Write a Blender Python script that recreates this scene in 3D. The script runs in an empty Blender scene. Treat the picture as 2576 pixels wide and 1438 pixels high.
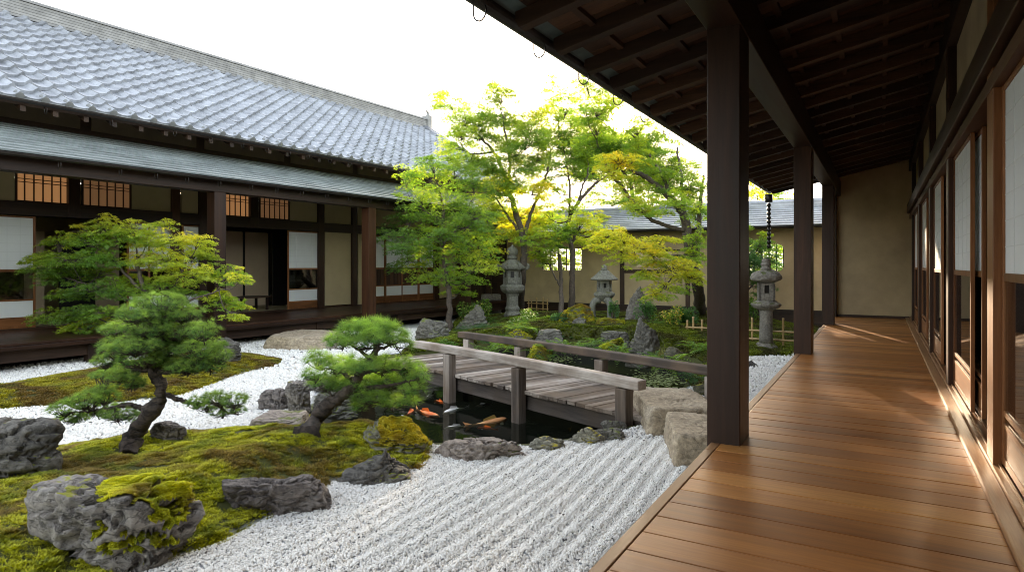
import bpy, math, random
import numpy as np
from mathutils import Vector
R = math.radians
random.seed(7); rng = np.random.default_rng(7)
sc = bpy.context.scene
col = sc.collection

# ------------------------------------------------------------------ camera, sky, sun, exposure
F, CX, HY, CAMZ, DECK = 1610.0, 1288.0, 666.0, 1.8, 0.5     # focal length in px of a 2576 px wide picture; horizon row
YAW = math.atan(927 / F)
cam = bpy.data.objects.new('camera', bpy.data.cameras.new('camera')); col.objects.link(cam)
cam.location = (0, 0, CAMZ); cam.rotation_euler = (R(90), 0, YAW)
cam.data.sensor_width = 36; cam.data.lens = 36 * F / 2576; cam.data.shift_y = -(719 - HY) / 2576
cam.data.clip_start = 0.05; cam.data.clip_end = 2000
sc.camera = cam
SUN_EL, SUN_AZ = R(12.6), R(20.2)                              # azimuth measured from +Y towards -X
sun_dir = Vector((-math.sin(SUN_AZ) * math.cos(SUN_EL), math.cos(SUN_AZ) * math.cos(SUN_EL), math.sin(SUN_EL)))
w = bpy.data.worlds.new('World'); sc.world = w; w.use_nodes = True
wn = w.node_tree; bg = wn.nodes['Background']; bg.inputs[1].default_value = 0.15
sky = wn.nodes.new('ShaderNodeTexSky'); sky.sky_type = 'NISHITA'; sky.sun_disc = False
sky.sun_elevation = SUN_EL; sky.sun_rotation = -SUN_AZ; sky.dust_density = 3.0; sky.air_density = 1.0; sky.ozone_density = 1.0
hs = wn.nodes.new('ShaderNodeHueSaturation'); hs.inputs['Saturation'].default_value = .45; wn.links.new(sky.outputs[0], hs.inputs['Color'])
cap = wn.nodes.new('ShaderNodeVectorMath'); cap.operation = 'MINIMUM'; cap.inputs[1].default_value = (4.25, 3.95, 3.5); wn.links.new(hs.outputs[0], cap.inputs[0])   # thin bright overcast: evens the veil out
tc = wn.nodes.new('ShaderNodeTexCoord'); dt = wn.nodes.new('ShaderNodeVectorMath'); dt.operation = 'DOT_PRODUCT'; dt.inputs[1].default_value = sun_dir
wn.links.new(tc.outputs['Generated'], dt.inputs[0])
def wm(op, x, y, z=None):
    n = wn.nodes.new('ShaderNodeMath'); n.operation = op
    for i, v in enumerate((x, y, z)):
        if isinstance(v, bpy.types.NodeSocket): wn.links.new(v, n.inputs[i])
        elif v is not None: n.inputs[i].default_value = v
    return n.outputs[0]
dp_ = wm('MAXIMUM', dt.outputs['Value'], 0.)
def wadd(base, fac, colr_):
    n = wn.nodes.new('ShaderNodeVectorMath'); n.operation = 'SCALE'; n.inputs[0].default_value = colr_; wn.links.new(fac, n.inputs['Scale'])
    m = wn.nodes.new('ShaderNodeVectorMath'); m.operation = 'ADD'; wn.links.new(base, m.inputs[0]); wn.links.new(n.outputs[0], m.inputs[1]); return m.outputs[0]
out_ = wadd(cap.outputs[0], wm('POWER', dp_, 40.), (3.2, 1.7, .5))
out_ = wadd(out_, wm('GREATER_THAN', dp_, math.cos(R(1.1))), (220., 160., 90.))
wn.links.new(out_, bg.inputs[0])
sl = bpy.data.objects.new('sun', bpy.data.lights.new('sun', 'SUN')); col.objects.link(sl)
sl.data.energy = 2.1; sl.data.angle = R(1.0); sl.data.color = (1.0, 0.80, 0.55)
sl.rotation_euler = sun_dir.to_track_quat('Z', 'Y').to_euler(); sl.location = (0, 0, 30)
sc.view_settings.view_transform = 'Standard'; sc.view_settings.look = 'None'; sc.view_settings.gamma = 1
sc.view_settings.exposure = 3.05
sc.cycles.max_bounces = 8; sc.cycles.transparent_max_bounces = 12
sc.cycles.sample_clamp_indirect = 6; sc.cycles.filter_width = 1.0

# ------------------------------------------------------------------ helpers: tracing places off the photograph
cY, sY = math.cos(YAW), math.sin(YAW)
def ray(x, y):
    u = x - CX
    return np.array((-sY * F + cY * u, cY * F + sY * u, HY - y))
def Pd(x, y, d):            # point at depth d (metres along the view axis)
    return np.array((0, 0, CAMZ)) + ray(x, y) * d / F
def Pz(x, y, z=0.0):
    r = ray(x, y); t = (z - CAMZ) / r[2]
    return np.array((0, 0, CAMZ)) + r * t
def PY(x, y, Y):
    r = ray(x, y); t = Y / r[1]
    return np.array((0, 0, CAMZ)) + r * t
def depth_of(p):
    return -sY * p[0] + cY * p[1]

# ------------------------------------------------------------------ numpy noise
def _hash(i, j, k, s):
    n = (i * 374761393 + j * 668265263 + k * 2147483647 + s * 1274126177) & 0xffffffff
    n = ((n ^ (n >> 13)) * 1274126177) & 0xffffffff
    n = ((n ^ (n >> 16)) * 2246822519) & 0xffffffff
    return ((n ^ (n >> 15)) & 0xffffff) / float(0xffffff)
def vnoise(p, s=0):
    p = np.asarray(p, float); f = np.floor(p); i = f.astype(np.int64); t = p - f; t = t * t * (3 - 2 * t)
    x, y, z = i[:, 0], i[:, 1], i[:, 2]; tx, ty, tz = t[:, 0], t[:, 1], t[:, 2]
    def L(a, b, t): return a + (b - a) * t
    c = [[[_hash(x + a, y + b, z + d, s) for d in (0, 1)] for b in (0, 1)] for a in (0, 1)]
    return L(L(L(c[0][0][0], c[1][0][0], tx), L(c[0][1][0], c[1][1][0], tx), ty),
             L(L(c[0][0][1], c[1][0][1], tx), L(c[0][1][1], c[1][1][1], tx), ty), tz)
def fbm(p, o=4, s=0):
    a, v, n = 1.0, 0.0, 0.0
    p = np.asarray(p, float)
    for k in range(o):
        v = v + a * vnoise(p * 2 ** k + 17.3 * k, s + k); n += a; a *= 0.5
    return v / n
def sst(x, a=0.0, b=1.0):
    t = np.clip((x - a) / (b - a), 0, 1); return t * t * (3 - 2 * t)
def sdf(P, poly):            # signed distance, negative inside
    P = np.asarray(P, float)[:, :2]; V = np.asarray(poly, float)[:, :2]; n = len(V)
    d = np.full(len(P), 1e18); ins = np.zeros(len(P), bool)
    for i in range(n):
        a, b = V[i], V[(i + 1) % n]; e = b - a; w_ = P - a
        t = np.clip((w_ @ e) / (e @ e), 0, 1); q = w_ - t[:, None] * e
        d = np.minimum(d, (q * q).sum(1))
        c = ((a[1] > P[:, 1]) != (b[1] > P[:, 1]))
        with np.errstate(divide='ignore', invalid='ignore'):
            xx = (b[0] - a[0]) * (P[:, 1] - a[1]) / (b[1] - a[1] + 1e-30) + a[0]
        ins ^= c & (P[:, 0] < xx)
    d = np.sqrt(d); return np.where(ins, -d, d)

# ------------------------------------------------------------------ object bookkeeping
def tag(o, label=None, cat=None, group=None, kind=None):
    if label: o['label'] = label
    if cat: o['category'] = cat
    if group: o['group'] = group
    if kind: o['kind'] = kind
    return o
def empty(name, loc=(0, 0, 0), rz=0.0):
    o = bpy.data.objects.new(name, None); o.location = loc; o.rotation_euler = (0, 0, rz); col.objects.link(o); o.empty_display_size = .1
    return o
def link(name, me, mat, parent=None, bevel=0):
    o = bpy.data.objects.new(name, me)
    if mat:
        for m in (mat if isinstance(mat, (list, tuple)) else [mat]): me.materials.append(m)
    if parent is not None: o.parent = parent
    if bevel:
        b = o.modifiers.new('bevel', 'BEVEL'); b.width = bevel; b.segments = 2; b.limit_method = 'ANGLE'
    col.objects.link(o); return o
def mk(name, V, Fc, mat, parent=None, attr=None, smooth=False, bevel=0, colr=None, mi=None):
    """V (n,3); Fc (m,k) array, or list of such arrays; attr float per vertex; colr (n,3) colour per vertex"""
    V = np.asarray(V, np.float32).reshape(-1, 3)
    fl = Fc if isinstance(Fc, list) and np.ndim(Fc[0]) == 2 else [Fc]
    fl = [np.asarray(f, np.int32) for f in fl if len(f)]
    me = bpy.data.meshes.new(name)
    loops = np.concatenate([f.ravel() for f in fl]); tot = np.concatenate([np.full(len(f), f.shape[1], np.int32) for f in fl])
    st = np.concatenate([[0], np.cumsum(tot)[:-1]]).astype(np.int32)
    me.vertices.add(len(V)); me.vertices.foreach_set('co', V.ravel())
    me.loops.add(len(loops)); me.loops.foreach_set('vertex_index', loops)
    me.polygons.add(len(tot)); me.polygons.foreach_set('loop_start', st); me.polygons.foreach_set('loop_total', tot)
    me.polygons.foreach_set('use_smooth', np.full(len(tot), bool(smooth)))
    if mi is not None: me.polygons.foreach_set('material_index', np.asarray(mi, np.int32))
    if attr is not None:
        a = me.attributes.new('rnd', 'FLOAT', 'POINT'); a.data.foreach_set('value', np.asarray(attr, np.float32))
    if colr is not None:
        a = me.attributes.new('tint', 'FLOAT_COLOR', 'POINT'); c = np.ones((len(V), 4), np.float32); c[:, :3] = colr
        a.data.foreach_set('color', c.ravel())
    me.update(calc_edges=True); me.validate()
    return link(name, me, mat, parent, bevel)
BOXF = np.array([[0, 3, 2, 1], [4, 5, 6, 7], [0, 1, 5, 4], [1, 2, 6, 5], [2, 3, 7, 6], [3, 0, 4, 7]])
class MB:
    def __init__(s): s.V = []; s.F = []; s.A = []; s.n = 0
    def add(s, V, Fc, a=None):
        V = np.asarray(V, float).reshape(-1, 3)
        s.V.append(V); s.F.append(np.asarray(Fc, int) + s.n); s.n += len(V)
        s.A.append(np.full(len(V), random.random() if a is None else a) if not isinstance(a, np.ndarray) else a); return s
    def box(s, x0, x1, y0, y1, z0, z1, a=None):
        if x0 > x1: x0, x1 = x1, x0
        if y0 > y1: y0, y1 = y1, y0
        if z0 > z1: z0, z1 = z1, z0
        return s.add([(x0, y0, z0), (x1, y0, z0), (x1, y1, z0), (x0, y1, z0), (x0, y0, z1), (x1, y0, z1), (x1, y1, z1), (x0, y1, z1)], BOXF, a)
    def bar(s, p, q, w_, h_, up=(0, 0, 1), a=None):     # rectangular bar from p to q; h_ along up
        p = np.array(p, float); q = np.array(q, float); d = q - p; d /= np.linalg.norm(d)
        r = np.cross(d, up); r /= np.linalg.norm(r); u = np.cross(r, d)
        c = [(-1, -1), (1, -1), (1, 1), (-1, 1)]
        V = [e + r * w_ / 2 * i + u * h_ / 2 * j for e in (p, q) for i, j in c]
        return s.add(V, [[0, 1, 2, 3], [7, 6, 5, 4], [0, 4, 5, 1], [1, 5, 6, 2], [2, 6, 7, 3], [3, 7, 4, 0]], a)
    def prism(s, pts, d, a=None):                       # closed polygon pts (n,3) extruded by vector d
        pts = np.array(pts, float); n = len(pts); V = np.vstack([pts, pts + np.array(d, float)])
        s.V.append(V)
        s.F.append([list(np.arange(n)[::-1] + s.n), list(np.arange(n) + n + s.n)] + [[s.n + i, s.n + (i + 1) % n, s.n + n + (i + 1) % n, s.n + n + i] for i in range(n)])
        s.A.append(np.full(2 * n, random.random() if a is None else a)); s.n += 2 * n; return s
    def tube(s, pts, rad, k=8, cap=True, a=None, noise=0, seed=0):
        V, Fq, Ft = tube(pts, rad, k, cap, noise, seed); n0 = s.n
        s.add(V, Fq, a)
        if cap: s.F.append(Ft + n0)
        return s
    def build(s, name, mat, parent=None, smooth=False, bevel=0):
        by = {}
        for f in s.F:
            if isinstance(f, list):
                for q in f: by.setdefault(len(q), []).append(np.array([q]))
            else: by.setdefault(f.shape[1], []).append(f)
        return mk(name, np.vstack(s.V), [np.vstack(v) for v in by.values()], mat, parent, np.concatenate(s.A), smooth, bevel)
def tube(pts, rad, k=8, cap=True, noise=0, seed=0):
    P = np.array(pts, float); n = len(P); rad = np.broadcast_to(np.array(rad, float), (n,))
    T = np.gradient(P, axis=0); T /= np.linalg.norm(T, axis=1)[:, None] + 1e-9
    ref = np.array((0, 0, 1.)) if abs(T[0][2]) < .9 else np.array((1., 0, 0))
    X = np.zeros_like(P); x = np.cross(T[0], ref); x /= np.linalg.norm(x)
    for i in range(n):
        x = x - T[i] * (x @ T[i]); x /= np.linalg.norm(x) + 1e-9; X[i] = x
    Y = np.cross(T, X); a = np.arange(k) * 2 * math.pi / k
    V = (P[:, None] + rad[:, None, None] * (np.cos(a)[None, :, None] * X[:, None] + np.sin(a)[None, :, None] * Y[:, None])).reshape(-1, 3)
    if noise:
        nn = fbm(V * 14 / (rad.max() * 10 + .2) + seed, 3, seed) - .5
        C = np.repeat(P, k, 0); V = C + (V - C) * (1 + noise * nn * 2)[:, None]
    i = np.arange(n - 1)[:, None] * k; j = np.arange(k)[None]; j2 = (j + 1) % k
    Fq = np.stack([i + j, i + j2, i + k + j2, i + k + j], -1).reshape(-1, 4)
    Ft = np.array([[0, q + 1, q] for q in range(1, k - 1)] + [[(n - 1) * k, (n - 1) * k + q, (n - 1) * k + q + 1] for q in range(1, k - 1)])
    return V, Fq, Ft
def smooth_path(pts, n=24):
    P = np.array(pts, float); m = len(P)
    if m < 3: t = np.linspace(0, 1, n)[:, None]; return P[0] * (1 - t) + P[-1] * t
    Q = np.vstack([2 * P[0] - P[1], P, 2 * P[-1] - P[-2]]); out = []
    ts = np.linspace(0, m - 1, n)
    for t in ts:
        i = min(int(t), m - 2); f = t - i; a, b, c, d = Q[i:i + 4]
        out.append(.5 * ((2 * b) + (c - a) * f + (2 * a - 5 * b + 4 * c - d) * f * f + (3 * b - a - 3 * c + d) * f ** 3))
    return np.array(out)

# ------------------------------------------------------------------ materials
def new_mat(name):
    m = bpy.data.materials.new(name); m.use_nodes = True; nt = m.node_tree
    b = nt.nodes['Principled BSDF']; return m, nt, b
def nd(nt, t, ins=None, **kw):
    n = nt.nodes.new('ShaderNode' + t)
    for k, v in kw.items(): setattr(n, k, v)
    for k, v in (ins or {}).items():
        s = n.inputs[k]
        if isinstance(v, bpy.types.NodeSocket): nt.links.new(v, s)
        else: s.default_value = v
    return n
def c4(c): return (c[0], c[1], c[2], 1)
def ramp(nt, fac, stops):
    r = nd(nt, 'ValToRGB', {0: fac}); e = r.color_ramp.elements
    while len(e) < len(stops): e.new(.5)
    for x, (p, c) in zip(e, stops): x.position = p; x.color = c4(c) if hasattr(c, '__len__') else (c, c, c, 1)
    return r.outputs[0]
def mixc(nt, f, a, b, mode='MIX'):
    n = nt.nodes.new('ShaderNodeMix'); n.data_type = 'RGBA'; n.blend_type = mode
    for s, v in ((n.inputs[0], f), (n.inputs[6], a), (n.inputs[7], b)):
        if isinstance(v, bpy.types.NodeSocket): nt.links.new(v, s)
        else: s.default_value = v if not hasattr(v, '__len__') else c4(v)
    return n.outputs[2]
def mth(nt, op, a, b=0.0):
    return nd(nt, 'Math', {0: a, 1: b}, operation=op).outputs[0]
def bump(nt, b, h, st=.3, d=.01, prev=None):
    n = nd(nt, 'Bump', {'Height': h, 'Strength': st, 'Distance': d})
    if prev is not None: nt.links.new(prev, n.inputs['Normal'])
    nt.links.new(n.outputs[0], b.inputs['Normal']); return n.outputs[0]
def coords(nt): return nd(nt, 'TexCoord').outputs['Object']
def attr(nt, n='rnd', o='Fac'): return nd(nt, 'Attribute', attribute_name=n).outputs[o]
def set_b(nt, b, **kw):
    for k, v in kw.items():
        s = b.inputs[k.replace('_', ' ')]
        if isinstance(v, bpy.types.NodeSocket): nt.links.new(v, s)
        else: s.default_value = c4(v) if hasattr(v, '__len__') and len(v) == 3 and s.type == 'RGBA' else v
def wood(name, cs, axis='x', rough=.5, st=.25, scale=1.0, vary=.35, wear=None, rscale=.15, spec=.25):
    m, nt, b = new_mat(name); co = coords(nt); r = attr(nt)
    s = {'x': (1.1, 22, 22), 'y': (22, 1.1, 22), 'z': (22, 22, 1.1)}[axis]
    off = nd(nt, 'CombineXYZ', {0: mth(nt, 'MULTIPLY', r, 37.), 1: mth(nt, 'MULTIPLY', r, 91.), 2: mth(nt, 'MULTIPLY', r, 53.)}).outputs[0]
    mp = nd(nt, 'Mapping', {'Vector': co, 'Location': off, 'Scale': tuple(scale * q for q in s)}).outputs[0]
    n1 = nd(nt, 'TexNoise', {'Vector': mp, 'Scale': .9, 'Detail': 6., 'Roughness': .6, 'Distortion': .6}).outputs[0]
    s2 = tuple((q * .22 if q > 5 else q * .5) * scale for q in s)
    mp2 = nd(nt, 'Mapping', {'Vector': co, 'Location': off, 'Scale': s2}).outputs[0]
    n2 = nd(nt, 'TexNoise', {'Vector': mp2, 'Scale': 1., 'Detail': 3., 'Distortion': 1.0}).outputs[0]
    mp3 = nd(nt, 'Mapping', {'Vector': co, 'Location': off, 'Scale': tuple(q * 5 * scale for q in s)}).outputs[0]
    n3 = nd(nt, 'TexNoise', {'Vector': mp3, 'Scale': 1., 'Detail': 2.}).outputs[0]
    f = mth(nt, 'ADD', mth(nt, 'MULTIPLY', n1, .5), mth(nt, 'MULTIPLY', n2, .5))
    f = mth(nt, 'ADD', f, mth(nt, 'MULTIPLY', mth(nt, 'SUBTRACT', r, .5), vary))
    c = ramp(nt, f, [(.3, cs[0]), (.5, cs[1]), (.68, cs[2])])
    c = mixc(nt, mth(nt, 'MULTIPLY', ramp(nt, n3, [(.45, 0.), (.62, 1.)]), .25), c, cs[0])
    if wear is not None:
        n4 = nd(nt, 'TexNoise', {'Vector': co, 'Scale': 2.2, 'Detail': 5.}).outputs[0]
        c = mixc(nt, mth(nt, 'MULTIPLY', ramp(nt, n4, [(.42, 0.), (.65, 1.)]), .7), c, wear)
    set_b(nt, b, Base_Color=c, Roughness=mth(nt, 'ADD', mth(nt, 'MULTIPLY', n1, rscale), rough - rscale / 2))
    bump(nt, b, mth(nt, 'ADD', n1, mth(nt, 'MULTIPLY', n3, .4)), st, .006); b.inputs['Specular IOR Level'].default_value = spec
    return m
def plain(name, c, rough=.6, metal=0., nscale=6., amt=.25, st=.15, trans=0.):
    m, nt, b = new_mat(name); co = coords(nt)
    n1 = nd(nt, 'TexNoise', {'Vector': co, 'Scale': nscale, 'Detail': 6., 'Roughness': .6}).outputs[0]
    d = tuple(q * (1 - amt) for q in c); l = tuple(min(1, q * (1 + amt * .6)) for q in c)
    set_b(nt, b, Base_Color=ramp(nt, n1, [(.3, d), (.7, l)]), Roughness=rough, Metallic=metal)
    n2 = nd(nt, 'TexNoise', {'Vector': co, 'Scale': nscale * 12, 'Detail': 4.}).outputs[0]
    bump(nt, b, n2, st, .004)
    return m
def leafmat(name, trans=.5, rough=.5):
    m, nt, b = new_mat(name); t = attr(nt, 'tint', 'Color')
    set_b(nt, b, Base_Color=t, Roughness=rough); b.inputs['Specular IOR Level'].default_value = .35
    tc = mixc(nt, .5, t, (1., .95, .25), 'MULTIPLY'); tc2 = nd(nt, 'HueSaturation', {'Color': tc, 'Value': 2.2, 'Saturation': 1.05}).outputs[0]
    tr = nd(nt, 'BsdfTranslucent', {'Color': tc2}).outputs[0]
    mx = nd(nt, 'MixShader', {0: trans, 1: b.outputs[0], 2: tr}).outputs[0]
    nt.links.new(mx, nt.nodes['Material Output'].inputs[0]); return m
def tintmat(name, rough=.8, st=0.):
    m, nt, b = new_mat(name); set_b(nt, b, Base_Color=attr(nt, 'tint', 'Color'), Roughness=rough)
    b.inputs['Specular IOR Level'].default_value = .3
    if st: bump(nt, b, nd(nt, 'TexNoise', {'Vector': coords(nt), 'Scale': 160., 'Detail': 3.}).outputs[0], st, .004)
    return m
def rockmat(name, c, c2, moss=0., mossc=(.11, .13, .012), crack=.6, light=(.42, .40, .36)):
    m, nt, b = new_mat(name); co = coords(nt)
    n1 = nd(nt, 'TexNoise', {'Vector': co, 'Scale': 3.2, 'Detail': 10., 'Roughness': .62}).outputs[0]
    n2 = nd(nt, 'TexNoise', {'Vector': co, 'Scale': 22., 'Detail': 8., 'Roughness': .7}).outputs[0]
    warp = nd(nt, 'TexNoise', {'Vector': co, 'Scale': 3.}).outputs[1]
    wv = mixc(nt, .12, co, warp)
    st_ = nd(nt, 'Mapping', {'Vector': wv, 'Rotation': (.5, .35, .2), 'Scale': (1., 1., 2.6)}).outputs[0]
    n7 = nd(nt, 'TexNoise', {'Vector': st_, 'Scale': 3.4, 'Detail': 5., 'Roughness': .55, 'Distortion': .8}).outputs[0]
    n8 = nd(nt, 'TexNoise', {'Vector': st_, 'Scale': 9., 'Detail': 3., 'Distortion': .5}).outputs[0]
    vo = mth(nt, 'MINIMUM', mth(nt, 'ABSOLUTE', mth(nt, 'SUBTRACT', n7, .5)), mth(nt, 'MULTIPLY', mth(nt, 'ABSOLUTE', mth(nt, 'SUBTRACT', n8, .5)), 1.3))
    cr = ramp(nt, vo, [(0., 0.), (.022, 1.)])
    cc = ramp(nt, n1, [(.3, c), (.52, c2), (.72, light)])
    cc = mixc(nt, .55, cc, ramp(nt, n2, [(.35, tuple(q * .4 for q in c)), (.7, tuple(min(1, q * 1.5) for q in c2))]))
    cc = mixc(nt, mth(nt, 'MULTIPLY', mth(nt, 'SUBTRACT', 1., cr), crack * .7), cc, tuple(q * .2 for q in c))
    n5 = nd(nt, 'TexNoise', {'Vector': co, 'Scale': 9., 'Detail': 8., 'Roughness': .75}).outputs[0]
    cc = mixc(nt, ramp(nt, n5, [(.62, 0.), (.68, .6)]), cc, light)
    nz = nd(nt, 'SeparateXYZ', {0: nd(nt, 'NewGeometry').outputs['Normal']}).outputs[2]
    n6 = nd(nt, 'TexNoise', {'Vector': co, 'Scale': 4.5, 'Detail': 6., 'Roughness': .6}).outputs[0]
    mf = mth(nt, 'ADD', mth(nt, 'MULTIPLY', nz, .35), mth(nt, 'MULTIPLY', n6, 1.1))
    mk_ = ramp(nt, mf, [(.98 - moss * .5, 0.), (1.04 - moss * .5, 1.)])
    mc = mixc(nt, n2, tuple(q * .5 for q in mossc), tuple(q * 1.7 for q in mossc))
    if moss > 0: cc = mixc(nt, mk_, cc, mc)
    set_b(nt, b, Base_Color=cc, Roughness=.85)
    h = mth(nt, 'ADD', mth(nt, 'MULTIPLY', n1, .6), mth(nt, 'ADD', mth(nt, 'MULTIPLY', n2, .5), mth(nt, 'MULTIPLY', cr, crack * .5)))
    bump(nt, b, h, .7, .05)
    return m
M = {}
DK = [(.018, .010, .0065), (.036, .019, .011), (.062, .033, .019)]
for ax in 'xyz':
    M['dark' + ax] = wood('dark timber ' + ax, DK, ax, .5, .3)
    M['post' + ax] = wood('brown post timber ' + ax, [(.021, .009, .0045), (.042, .0175, .0085), (.072, .030, .0145)], ax, .42, .25, .7)
    M['old' + ax] = wood('old greyed timber ' + ax, [(.022, .016, .014), (.05, .036, .031), (.09, .068, .058)], ax, .6, .35)
    M['cedar' + ax] = wood('warm cedar ' + ax, [(.10, .036, .011), (.18, .068, .021), (.27, .11, .038)], ax, .45, .2)
    M['soffit' + ax] = wood('soffit timber ' + ax, [(.026, .012, .006), (.052, .024, .011), (.09, .042, .019)], ax, .6, .35)
    M['sill' + ax] = wood('worn sill timber ' + ax, [(.15, .07, .028), (.25, .125, .055), (.36, .2, .09)], ax, .45, .3)
M['deck'] = wood('polished deck boards', [(.16, .054, .010), (.31, .117, .025), (.46, .20, .05)], 'x', .40, .12, .55, .26, None, .18, .34)
M['edge'] = wood('deck edge board', [(.17, .08, .032), (.27, .14, .06), (.36, .2, .095)], 'y', .4, .2, .5)
for ax in 'xyz':
    M['grey' + ax] = wood('weathered grey timber ' + ax, [(.07, .053, .042), (.225, .18, .145), (.47, .40, .34)], ax, .8, 1., .8, .5, (.17, .115, .075))
M['beamx'] = wood('darker greyed beam', [(.045, .036, .03), (.12, .095, .08), (.24, .20, .17)], 'x', .8, 1., .8, .45, (.07, .05, .035))  # darker version of the weathered grey timber
M['plaster'] = plain('ochre plaster', (.42, .315, .18), .9, 0, 1.3, .24, .25)
M['plaster2'] = plain('pale ochre plaster', (.40, .31, .175), .9, 0, 2., .1, .2)
M['fusuma'] = plain('fusuma paper', (.66, .50, .33), .85, 0, 2., .08, .1)
M['strip'] = plain('brown clay strip', (.17, .12, .07), .9, 0, 2., .2, .2)  # brown-beige clay, the strip's own tone
M['bamboo'] = plain('bamboo', (.42, .27, .11), .5, 0, 8., .3, .1)
M['stone'] = rockmat('lantern stone', (.11, .105, .085), (.21, .20, .165), .12, (.09, .09, .03), .15, (.30, .29, .24))
M['stoneb'] = rockmat('rough lantern stone', (.12, .105, .085), (.24, .21, .17), .25, (.08, .09, .02), .2, (.33, .30, .25))
M['metal'] = plain('gutter metal', (.035, .028, .024), .45, .5, 5., .4, .1)
M['copper'] = plain('copper flashing', (.09, .12, .11), .5, .4, 5., .4, .1)
M['tatami'] = plain('tatami', (.34, .27, .14), .7, 0, 30., .15, .2)
M['black'] = plain('dark lacquer and shade', (.012, .009, .008), .4, 0, 5., .3, .05)  # black also stands in for shade: underfloor, alcove, lantern boxes
def paper(name, c, emit=None, es=0.):
    m, nt, b = new_mat(name); n1 = nd(nt, 'TexNoise', {'Vector': coords(nt), 'Scale': 3., 'Detail': 5.}).outputs[0]
    set_b(nt, b, Base_Color=mixc(nt, n1, tuple(q * .93 for q in c), c), Roughness=.8)
    tr = nd(nt, 'BsdfTranslucent', {'Color': c4(c)}).outputs[0]
    mx = nd(nt, 'MixShader', {0: .3, 1: b.outputs[0], 2: tr}).outputs[0]
    nt.links.new(mx, nt.nodes['Material Output'].inputs[0])
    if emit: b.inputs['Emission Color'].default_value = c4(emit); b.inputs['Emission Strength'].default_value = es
    return m
M['paper'] = paper('shoji paper', (.82, .82, .80))
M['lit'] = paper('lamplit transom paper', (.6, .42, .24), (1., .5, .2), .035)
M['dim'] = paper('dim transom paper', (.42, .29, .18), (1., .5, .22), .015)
def glassmat():
    m, nt, b = new_mat('window glass'); nt.nodes.remove(b)
    g = nd(nt, 'BsdfGlossy', {'Color': (.9, .9, .9, 1), 'Roughness': .03}).outputs[0]; t = nd(nt, 'BsdfTransparent', {'Color': (.6, .6, .58, 1)}).outputs[0]
    f = mth(nt, 'ADD', nd(nt, 'Fresnel', {'IOR': 1.5}).outputs[0], .05)
    nt.links.new(nd(nt, 'MixShader', {0: f, 1: t, 2: g}).outputs[0], nt.nodes['Material Output'].inputs[0]); return m
M['glass'] = glassmat()
def watermat():
    m, nt, b = new_mat('pond water'); nt.nodes.remove(b); co = coords(nt)
    n1 = nd(nt, 'TexNoise', {'Vector': co, 'Scale': 5., 'Detail': 3.}).outputs[0]
    bp = nd(nt, 'Bump', {'Height': n1, 'Strength': .12, 'Distance': .03}).outputs[0]
    g = nd(nt, 'BsdfGlossy', {'Color': (.9, .92, .9, 1), 'Roughness': .03, 'Normal': bp}).outputs[0]
    t = nd(nt, 'BsdfTransparent', {'Color': (.50, .52, .42, 1)}).outputs[0]
    d = nd(nt, 'BsdfDiffuse', {'Color': (.012, .016, .011, 1)}).outputs[0]
    td = nd(nt, 'MixShader', {0: .30, 1: t, 2: d}).outputs[0]
    f = nd(nt, 'Fresnel', {'IOR': 1.33, 'Normal': bp}).outputs[0]
    nt.links.new(nd(nt, 'MixShader', {0: f, 1: td, 2: g}).outputs[0], nt.nodes['Material Output'].inputs[0]); return m
M['water'] = watermat()
def roofmat(name, c, rough, streak):
    m, nt, b = new_mat(name); co = coords(nt); r = attr(nt)
    n1 = nd(nt, 'TexNoise', {'Vector': co, 'Scale': 2.5, 'Detail': 8., 'Roughness': .65}).outputs[0]
    n2 = nd(nt, 'TexNoise', {'Vector': nd(nt, 'Mapping', {'Vector': co, 'Scale': streak}).outputs[0], 'Scale': 3., 'Detail': 6.}).outputs[0]
    f = mth(nt, 'ADD', mth(nt, 'MULTIPLY', n1, .5), mth(nt, 'ADD', mth(nt, 'MULTIPLY', n2, .3), mth(nt, 'MULTIPLY', r, .1)))
    set_b(nt, b, Base_Color=ramp(nt, f, [(.3, tuple(q * .5 for q in c)), (.7, tuple(min(1, q * 1.45) for q in c))]), Roughness=mth(nt, 'ADD', mth(nt, 'MULTIPLY', n2, .25), rough - .12))
    bump(nt, b, mth(nt, 'ADD', n2, n1), .15, .01); return m
M['tile'] = roofmat('smoked clay tile', (.35, .36, .385), .36, (1, 8, 1))
M['tileend'] = roofmat('pale tile ends', (.33, .33, .32), .6, (1, 1, 1))
M['shingle'] = roofmat('greyed copper shingle', (.23, .255, .25), .34, (6, .6, 6))
M['shingleb'] = roofmat('greyed shingle facing the garden', (.36, .37, .385), .32, (.6, 6, 6))
M['ridge'] = roofmat('mortared ridge tile', (.30, .29, .275), .7, (1, .4, 6))
M['leaf'] = leafmat('maple leaf', .5); M['needle'] = leafmat('pine needle', .25, .6); M['fern'] = leafmat('fern leaf', .35)
M['mosst'] = leafmat('moss', .2, .9); M['pebble'] = tintmat('white gravel', .8)
M['bark'] = rockmat('maple bark', (.05, .036, .028), (.11, .082, .062), .0, crack=.1, light=(.18, .14, .11))
M['barkp'] = rockmat('pine bark', (.022, .015, .011), (.075, .052, .038), .0, crack=.9, light=(.19, .15, .12))

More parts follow.
